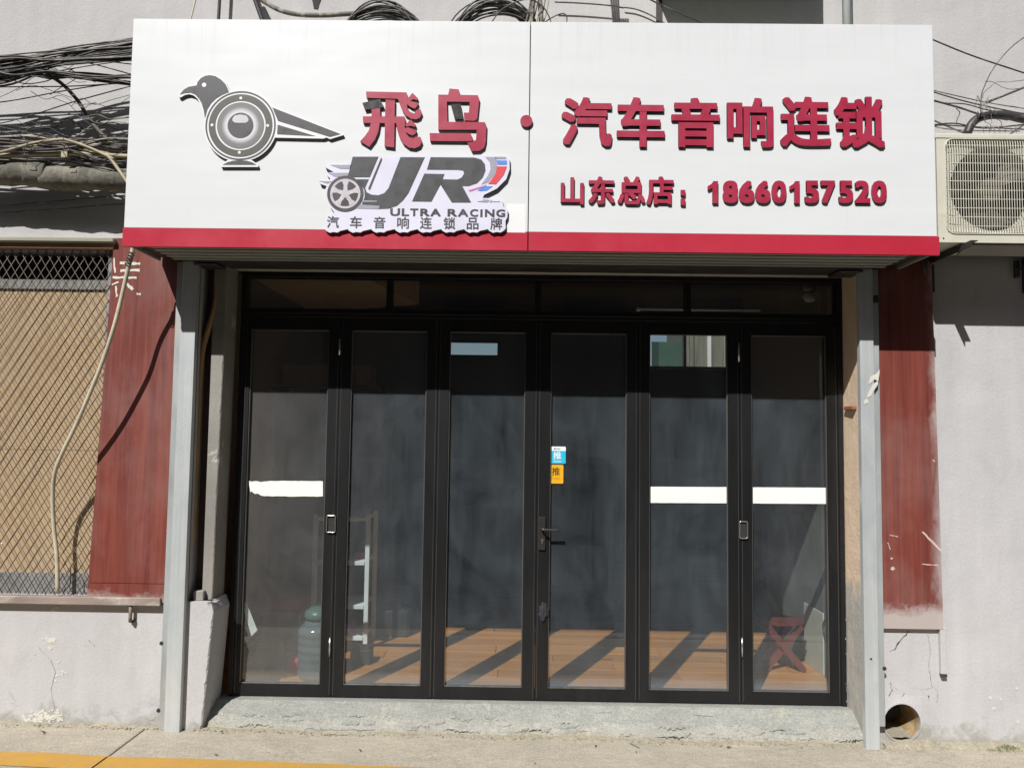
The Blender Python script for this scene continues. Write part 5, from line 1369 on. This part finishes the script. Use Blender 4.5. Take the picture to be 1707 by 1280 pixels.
for k in range(7):
    x = 1640 + k * 9; cable([(x, 222), (x + random.uniform(-4, 6), 214), (x + random.uniform(2, 10), 210), (x + 10, 218)], -.34, .0014, m_cable2, name='wire', label='short frayed wire end lying on the air conditioner lid', cat='wire', group='frayed wires on the lid')
# wall fixture under the AC right edge
bm = BM(); c = W(1692, 450, 0); box(bm, c.x - .012, c.x + .012, -.03, -.001, c.z - .05, c.z + .05, .003); box(bm, c.x - .02, c.x + .02, -.036, -.0305, c.z - .01, c.z + .006, .002)
setp(obj('pipe_clamp', bm, m_brk), 'dark pipe clamp on the shaded wall under the air conditioner', 'clamp')
bm = BM(); c = W(1537, 445, -.05); tube(bm, [(c.x, -.08, c.z + .12), (c.x, -.08, c.z - .05)], .012, 10); setp(obj('anchor_bar', bm, m_brk), 'dark anchor bar hanging behind the lower right corner of the sign', 'bar')
bm = BM(); c = W(1459, 499, -.07); box(bm, c.x - .012, c.x + .012, -.085, -.0665, c.z - .022, c.z + .022, .004); obj('lock_box', bm, m_brk, pR)

# ------------------------------------------------------------------ interior things
p = G(1302, 1112, FZ); t = thing('folding_stool', 'red plastic folding stool standing inside behind the rightmost pane', 'stool', (p.x, p.y, FZ))
bm = BM(); st_h = .33
oc = [(p.x + .155 * math.cos(math.radians(a)) * 1.0, p.y + .125 * math.sin(math.radians(a))) for a in (22, 67, 112, 157, 202, 247, 292, 337)]
A = [bm.verts.new((x, y, FZ + st_h)) for x, y in oc]; B = [bm.verts.new((x, y, FZ + st_h - .022)) for x, y in oc]
bm.faces.new(A); bm.faces.new(B[::-1])
for i in range(8): bm.faces.new((A[i], A[(i + 1) % 8], B[(i + 1) % 8], B[i]))
obj('seat', bm, m_stool, t)
for s in (-1, 1):
    for yy in (-.075, .075):
        bm = BM(); a = Vector((p.x + s * .12, p.y + yy + .012 * s, FZ + st_h - .03)); b = Vector((p.x - s * .12, p.y + yy + .012 * s, FZ + .012))
        d_ = Vector((.017, 0, -.014 * s)); w_ = Vector((0, .011, 0)); hexa(bm, [a - d_ - w_, a + d_ - w_, b + d_ - w_, b - d_ - w_, a - d_ + w_, a + d_ + w_, b + d_ + w_, b - d_ + w_]); obj('leg', bm, m_stool, t)
    bm = BM(); box(bm, p.x + s * .12 - .014, p.x + s * .12 + .014, p.y - .11, p.y + .11, FZ, FZ + .025, .004); obj('foot_bar', bm, m_stool, t)
# rack
ra, rb = W(612, 1075, 1.2), W(617, 858, 1.2); rx1 = ra.x + .0; rx0 = rx1 - .42
t = thing('storage_rack', 'white metal storage rack inside behind the second pane from the left', 'rack', (rx1, 1.2, FZ)); rz = rb.z
for x in (rx0, rx1 - .032):
    for y in (1.2, 1.50):
        bm = BM(); box(bm, x, x + .032, y, y + .03, FZ, rz, .002); obj('upright', bm, m_rack, t)
for yy in (862, 935, 1008, 1060):
    z = W(600, yy, 1.2).z; bm = BM(); box(bm, rx0 + .033, rx1 - .033, 1.195, 1.525, z - .03, z, .002); obj('shelf', bm, m_rack, t)
z = W(600, 935, 1.2).z
bm = BM(); box(bm, rx1 - .13, rx1 - .06, 1.3, 1.4, z + .001, z + .05, .006); setp(obj('small_box', bm, m_lred), 'small red box on the middle shelf of the white rack', 'box')
bm = BM(); box(bm, rx1 - .32, rx1 - .17, 1.25, 1.45, z + .001, z + .08, .006); setp(obj('small_box', bm, m_lgrey), 'small grey box on the middle shelf of the white rack', 'box')
z = W(600, 1060, 1.2).z
bm = BM(); box(bm, rx1 - .30, rx1 - .14, 1.25, 1.45, z + .001, z + .07, .006); setp(obj('small_box', bm, m_lpink), 'small pink box on the lowest shelf of the white rack', 'box')
# water jug
p = G(520, 1138, FZ); t = thing('water_jug', 'clear ribbed water jug with mint green cap inside behind the leftmost pane', 'jug', (p.x, p.y + .12, FZ))
bm = BM(); pr_ = [(.10, FZ)]
for k in range(6): z = FZ + .02 + k * .05; pr_ += [(.123, z), (.127, z + .012), (.127, z + .030), (.122, z + .044)]
pr_ += [(.11, FZ + .33), (.07, FZ + .37), (.045, FZ + .385)]
lathe(bm, p.x, p.y + .12, pr_, 24); obj('bottle', bm, m_jug, t)
bm = BM(); lathe(bm, p.x, p.y + .12, [(.085, FZ + .375), (.092, FZ + .39), (.085, FZ + .42), (.05, FZ + .445), (.01, FZ + .45)], 20); obj('cap', bm, m_mint, t)
p = G(468, 1085, FZ); bm = BM(); box(bm, p.x - .14, p.x + .13, p.y, p.y + .3, FZ, FZ + .27, .006); setp(obj('carton', bm, m_cab), 'white carton on the floor left of the water jug', 'box')
bm = BM(); box(bm, p.x - .13, p.x + .12, p.y + .02, p.y + .28, FZ + .272, FZ + .36, .006); setp(obj('carton', bm, m_lred), 'faded red carton stacked on the white carton', 'box')
a, b = W(470, 607, 4.5), W(546, 642, 4.5); bm = BM(); box(bm, a.x, b.x + .5, 4.5, 4.9, b.z, a.z, .01); setp(obj('cardboard_box', bm, m_cardb), 'wide brown cardboard box high up at the back left of the shop', 'box')
bm = BM(); box(bm, a.x - .1, b.x + .7, 4.4, 5.0, b.z - .03, b.z - .001, .003); box(bm, a.x - .1, a.x - .06, 4.4, 5.0, FZ, b.z - .031); box(bm, b.x + .66, b.x + .7, 4.4, 5.0, FZ, b.z - .031); setp(obj('tall_rack', bm, m_acd), 'dark rack holding the brown cardboard box at the back', 'rack')
for (px_, py_, w_, d_, h_, m_, lab) in ((445, 1108, .16, .12, .14, m_cab, 'small white tub on the floor behind the leftmost pane'), (488, 1122, .10, .10, .09, m_lred, 'small red can on the floor left of the water jug'), (425, 1128, .12, .10, .06, m_cardb, 'flat brown carton on the floor in the left corner'), (600, 1108, .14, .12, .10, m_acd, 'small dark case on the floor below the white rack'), (655, 1062, .22, .2, .2, m_acd, 'black plastic crate on the floor right of the white rack')):
    q = G(px_, py_, FZ); bm = BM(); box(bm, q.x - w_ / 2, q.x + w_ / 2, q.y, q.y + d_, FZ + .001, FZ + h_, .008); box(bm, q.x - w_ * .4, q.x + w_ * .4, q.y + .01, q.y + d_ - .01, FZ + h_ + .0005, FZ + h_ + .012, .003); setp(obj('container', bm, m_), lab, 'container')
# white cabinet at the right wall
a, b = W(1362, 1022, .75), W(1392, 1130, .75); t = thing('cabinet', 'narrow off-white cabinet against the right inner wall behind the rightmost pane', 'cabinet', (a.x, .75, FZ))
bm = BM(); box(bm, W(1372, 1022, .75).x, 2.055, .75, 1.10, FZ, a.z, .006); obj('body', bm, m_cab, t)
c = W(1385, 1085, .74); bm = BM(); box(bm, c.x - .015, c.x + .012, .71, .749, c.z - .05, c.z + .05, .004); obj('socket', bm, m_stwhite, t)
cable([(1379, 1022, .74), (1372, 1040, .73), (1374, 1060, .73), (1380, 1072, .72)], .74, .004, m_cable, label='thin black lead looping on the off-white cabinet', name='lead')
# railing
t = thing('stair_railing', 'pale grey stair railing inside behind the rightmost pane', 'railing', W(1310, 850, 2.4))
bm = BM(); a, b = W(1300, 850, 2.4), W(1356, 867, 2.4); hexa(bm, [a + Vector((0, 0, -.02)), b + Vector((0, 0, -.02)), b + Vector((0, 0, .02)), a + Vector((0, 0, .02)), a + Vector((0, .05, -.02)), b + Vector((0, .05, -.02)), b + Vector((0, .05, .02)), a + Vector((0, .05, .02))]); obj('handrail', bm, m_inwall, t)
for k in range(4):
    q = a.lerp(b, (k + .5) / 4); bm = BM(); tube(bm, [(q.x, 2.425, FZ), (q.x, 2.425, q.z - .022)], .008, 6); obj('baluster', bm, m_inwall, t)
# dark bag on the floor
p = G(965, 1035, FZ); bm = BM(); bmesh.ops.create_icosphere(bm, subdivisions=4, radius=1)
for v in bm.verts:
    d = v.co.copy(); k = 1 + .3 * noise.noise(d * 1.7); v.co = Vector((p.x + d.x * .42 * k + d.z * .05, p.y + .15 + d.y * .16 * k, max(FZ + .10 + d.z * .10 * k - d.x * .06, FZ + .001)))
setp(obj('long_bag', bm, m_cloth, smooth=True), 'long dark soft bag lying on the floor behind the fourth pane', 'bag')
# dark cabinet/counter far back
bm = BM(); box(bm, -1.2, .55, 3.6, 4.2, FZ, 1.15, .01); setp(obj('counter', bm, m_acd), 'dark counter standing deep inside the shop', 'counter')
# lamp
c = W(1350, 490, .42); t = thing('ceiling_lamp', 'white round lamp near the ceiling behind the rightmost transom light', 'lamp', (c.x, .42, c.z))
bm = BM(); lathe(bm, c.x, .42, [(.005, c.z - .055), (.03, c.z - .048), (.042, c.z - .025), (.035, c.z), (.02, c.z + .006)], 20); obj('bulb', bm, m_rack, t)
bm = BM(); lathe(bm, c.x, .42, [(.02, c.z + .007), (.04, c.z + .02), (.042, c.z + .05), (.02, c.z + .06)], 20); obj('socket', bm, m_cab, t)
bm = BM(); a, b = W(1062, 515, .5), W(1165, 517, .5); tube(bm, [(a.x, .5, a.z), (b.x + .4, .5, a.z)], .010, 10); tube(bm, [(a.x - .005, .5, a.z), (a.x + .02, .5, a.z)], .017, 10); setp(obj('curtain_rod', bm, m_rack), 'white curtain rod inside behind the right transom lights', 'rod')

# ------------------------------------------------------------------ litter
def leaf(px, py, s, ang, label):
    p = G(px, py, gz(W(px, py, -.2).x) + .006); bm = BM(); P = []
    for k in range(10):
        t_ = 2 * math.pi * k / 10; r = s * (1 if k % 2 else .7); x, y = r * math.cos(t_), r * .5 * math.sin(t_)
        P.append(bm.verts.new((p.x + x * math.cos(ang) - y * math.sin(ang), p.y + x * math.sin(ang) + y * math.cos(ang), p.z + .25 * abs(y) + .002)))
    c_ = bm.verts.new((p.x, p.y, p.z)); 
    for k in range(10): bm.faces.new((P[k], P[(k + 1) % 10], c_))
    bmesh.ops.solidify(bm, geom=bm.faces[:], thickness=.0008)
    setp(obj('fallen_leaf', bm, m_leaf), label, 'leaf')
leaf(205, 1208, .022, .2, 'dark curled leaf at the wall foot left of the left post')
leaf(252, 1208, .012, 1.2, 'tiny dark leaf right against the left post foot')
leaf(360, 1258, .013, .4, 'small brown leaf on the pavement just above the yellow line')
leaf(73, 1220, .014, 2, 'small leaf on the pavement at far left')
leaf(993, 1243, .012, .9, 'small dark leaf on the pavement below the fifth door leaf')
leaf(1215, 1245, .016, .1, 'flat dark leaf on the pavement below the fifth pane')
leaf(1187, 1219, .014, .6, 'dark leaf lying on the cement ramp under the door')
leaf(600, 1250, .013, 2.2, 'curled dark leaf on the pavement in front of the second pane')
leaf(892, 1272, .008, .5, 'tiny dark leaf near the bottom edge of the picture')
leaf(1060, 1253, .008, 1.5, 'tiny leaf on the pavement right of the middle')
def twig(pts, label):
    bm = BM(); tube(bm, catmull([G(x, y, gz(W(x, y, -.2).x) + .006) for x, y in pts], 3), .0016, 5); setp(obj('twig', bm, m_leaf), label, 'twig')
twig([(540, 1225), (556, 1223), (572, 1221)], 'thin straight twig at the foot of the cement ramp')
twig([(1050, 1238), (1060, 1243), (1066, 1246)], 'short twig on the pavement right of the tiny leaf')
twig([(1308, 1238), (1313, 1230), (1318, 1226), (1322, 1230), (1319, 1232)], 'looped twig on the ramp under the rightmost pane')
twig([(66, 1217), (74, 1219), (72, 1223)], 'bent twig beside the small leaf at far left')
# gravel along the joint
bm = BM(); random.seed(77)
for k in range(900):
    x = random.uniform(-2.9, 2.95); side = -1.9 < x < 2.0
    y = (e2(x) - .03 + random.gauss(0, .018)) if side else -.03 + random.gauss(0, .018)
    if y > (.02 if side else -.006): continue
    s = random.choice([.0015, .002, .003, .0045]) * (1.5 if random.random() < .06 else 1)
    m4 = Matrix.Translation((x, y, gz(x) + s * .6 + .003)) @ Matrix.Rotation(random.random() * 6, 4, 'Z') @ Matrix.Diagonal((s * random.uniform(1, 1.8), s, s * .7, 1))
    bmesh.ops.create_icosphere(bm, subdivisions=1, radius=1, matrix=m4)
obj('gravel', bm, m_rubble, kind='stuff')
bm = BM(); random.seed(8)
c0 = G(1668, 1243, gz(2.7)); 
for k in range(2600):
    x = c0.x + random.gauss(0, .055) ; y = min(-.004, -.03 + random.gauss(0, .018)); h = max(0, .02 * (1 - abs(x - c0.x) / .12))
    z = gz(x) + .002 + random.random() * (h + .006); s = random.uniform(.002, .005)
    d = Vector((random.uniform(-1, 1), random.uniform(-1, 1), random.uniform(.1, 1))).normalized() * s; e = d.orthogonal().normalized() * s * .5
    o3 = Vector((x, y, z)); bm.faces.new([bm.verts.new(o3 + e), bm.verts.new(o3 + d), bm.verts.new(o3 - e)])
obj('moss', bm, m_moss, kind='stuff', recalc=False)

# ------------------------------------------------------------------ unseen building opposite (reflected in the glass), added to cut sky light; the yard behind
ob = thing('unseen_opposite_building', 'unseen dark four-storey brick building behind the viewer, added to hold back sky light', 'building', (0, -15, 0))
m_ob = mat('opposite_brick', (.27, .19, .16), .85, var=.2, nscale=2, bump=.2); m_obw = mat('opposite_window', (.05, .06, .07), .2, bump=0)
bm = BM(); box(bm, -34, 26, -22, -15, -.25, 13.6); obj('wall', bm, m_ob, ob)  # height chosen to block low sky and shade the road
bm = BM(); box(bm, -34.3, 26.3, -22.2, -14.8, 13.6, 13.85); obj('parapet', bm, m_pave, ob)
for k in range(11):
    for z in (1.0, 4.6, 8.2):
        bm = BM(); x = -17.5 + k * 3.1; box(bm, x, x + 1.6, -14.99, -14.95, z, z + 1.7); wn = obj('window', bm, m_obw, ob)
        bm = BM(); box(bm, x - .08, x + 1.68, -14.99, -14.86, z - .12, z - .005); obj('sill', bm, m_pave, wn)
yb = thing('yard_building', 'pale tiled building seen through the rear window of the shop', 'building', (3, 12, 0))
m_tile = mat('pale_tile', (.13, .125, .10), .6, var=.3, nscale=14, stretch=(1, 1, .1), bump=.2)
bm = BM(); xa = W(1141, 580, 12).x; box(bm, xa, xa + 6, 12, 14, -.25, 6.0); obj('wall', bm, m_tile, yb)
for k in range(14):
    bm = BM(); box(bm, xa + .1 + k * .38, xa + .18 + k * .38, 11.93, 11.998, -.2, 5.9); obj('pilaster', bm, m_inwall if k % 3 else m_tile, yb)
aw = thing('awning', 'dark green awning seen through the rear window of the shop', 'awning', (2, 10.5, 0))
bm = BM(); a = W(1098, 570, 10.5); b = W(1135, 612, 10.5); hexa(bm, [(a.x, 10.5, b.z - .2), (b.x, 10.5, b.z - .2), (b.x, 10.5, a.z), (a.x, 10.5, a.z), (a.x, 11.3, b.z - .2), (b.x, 11.3, b.z - .2), (b.x, 11.3, a.z + .1), (a.x, 11.3, a.z + .1)])
obj('canopy', bm, mat('awning_green', (.03, .07, .05), .7), aw)
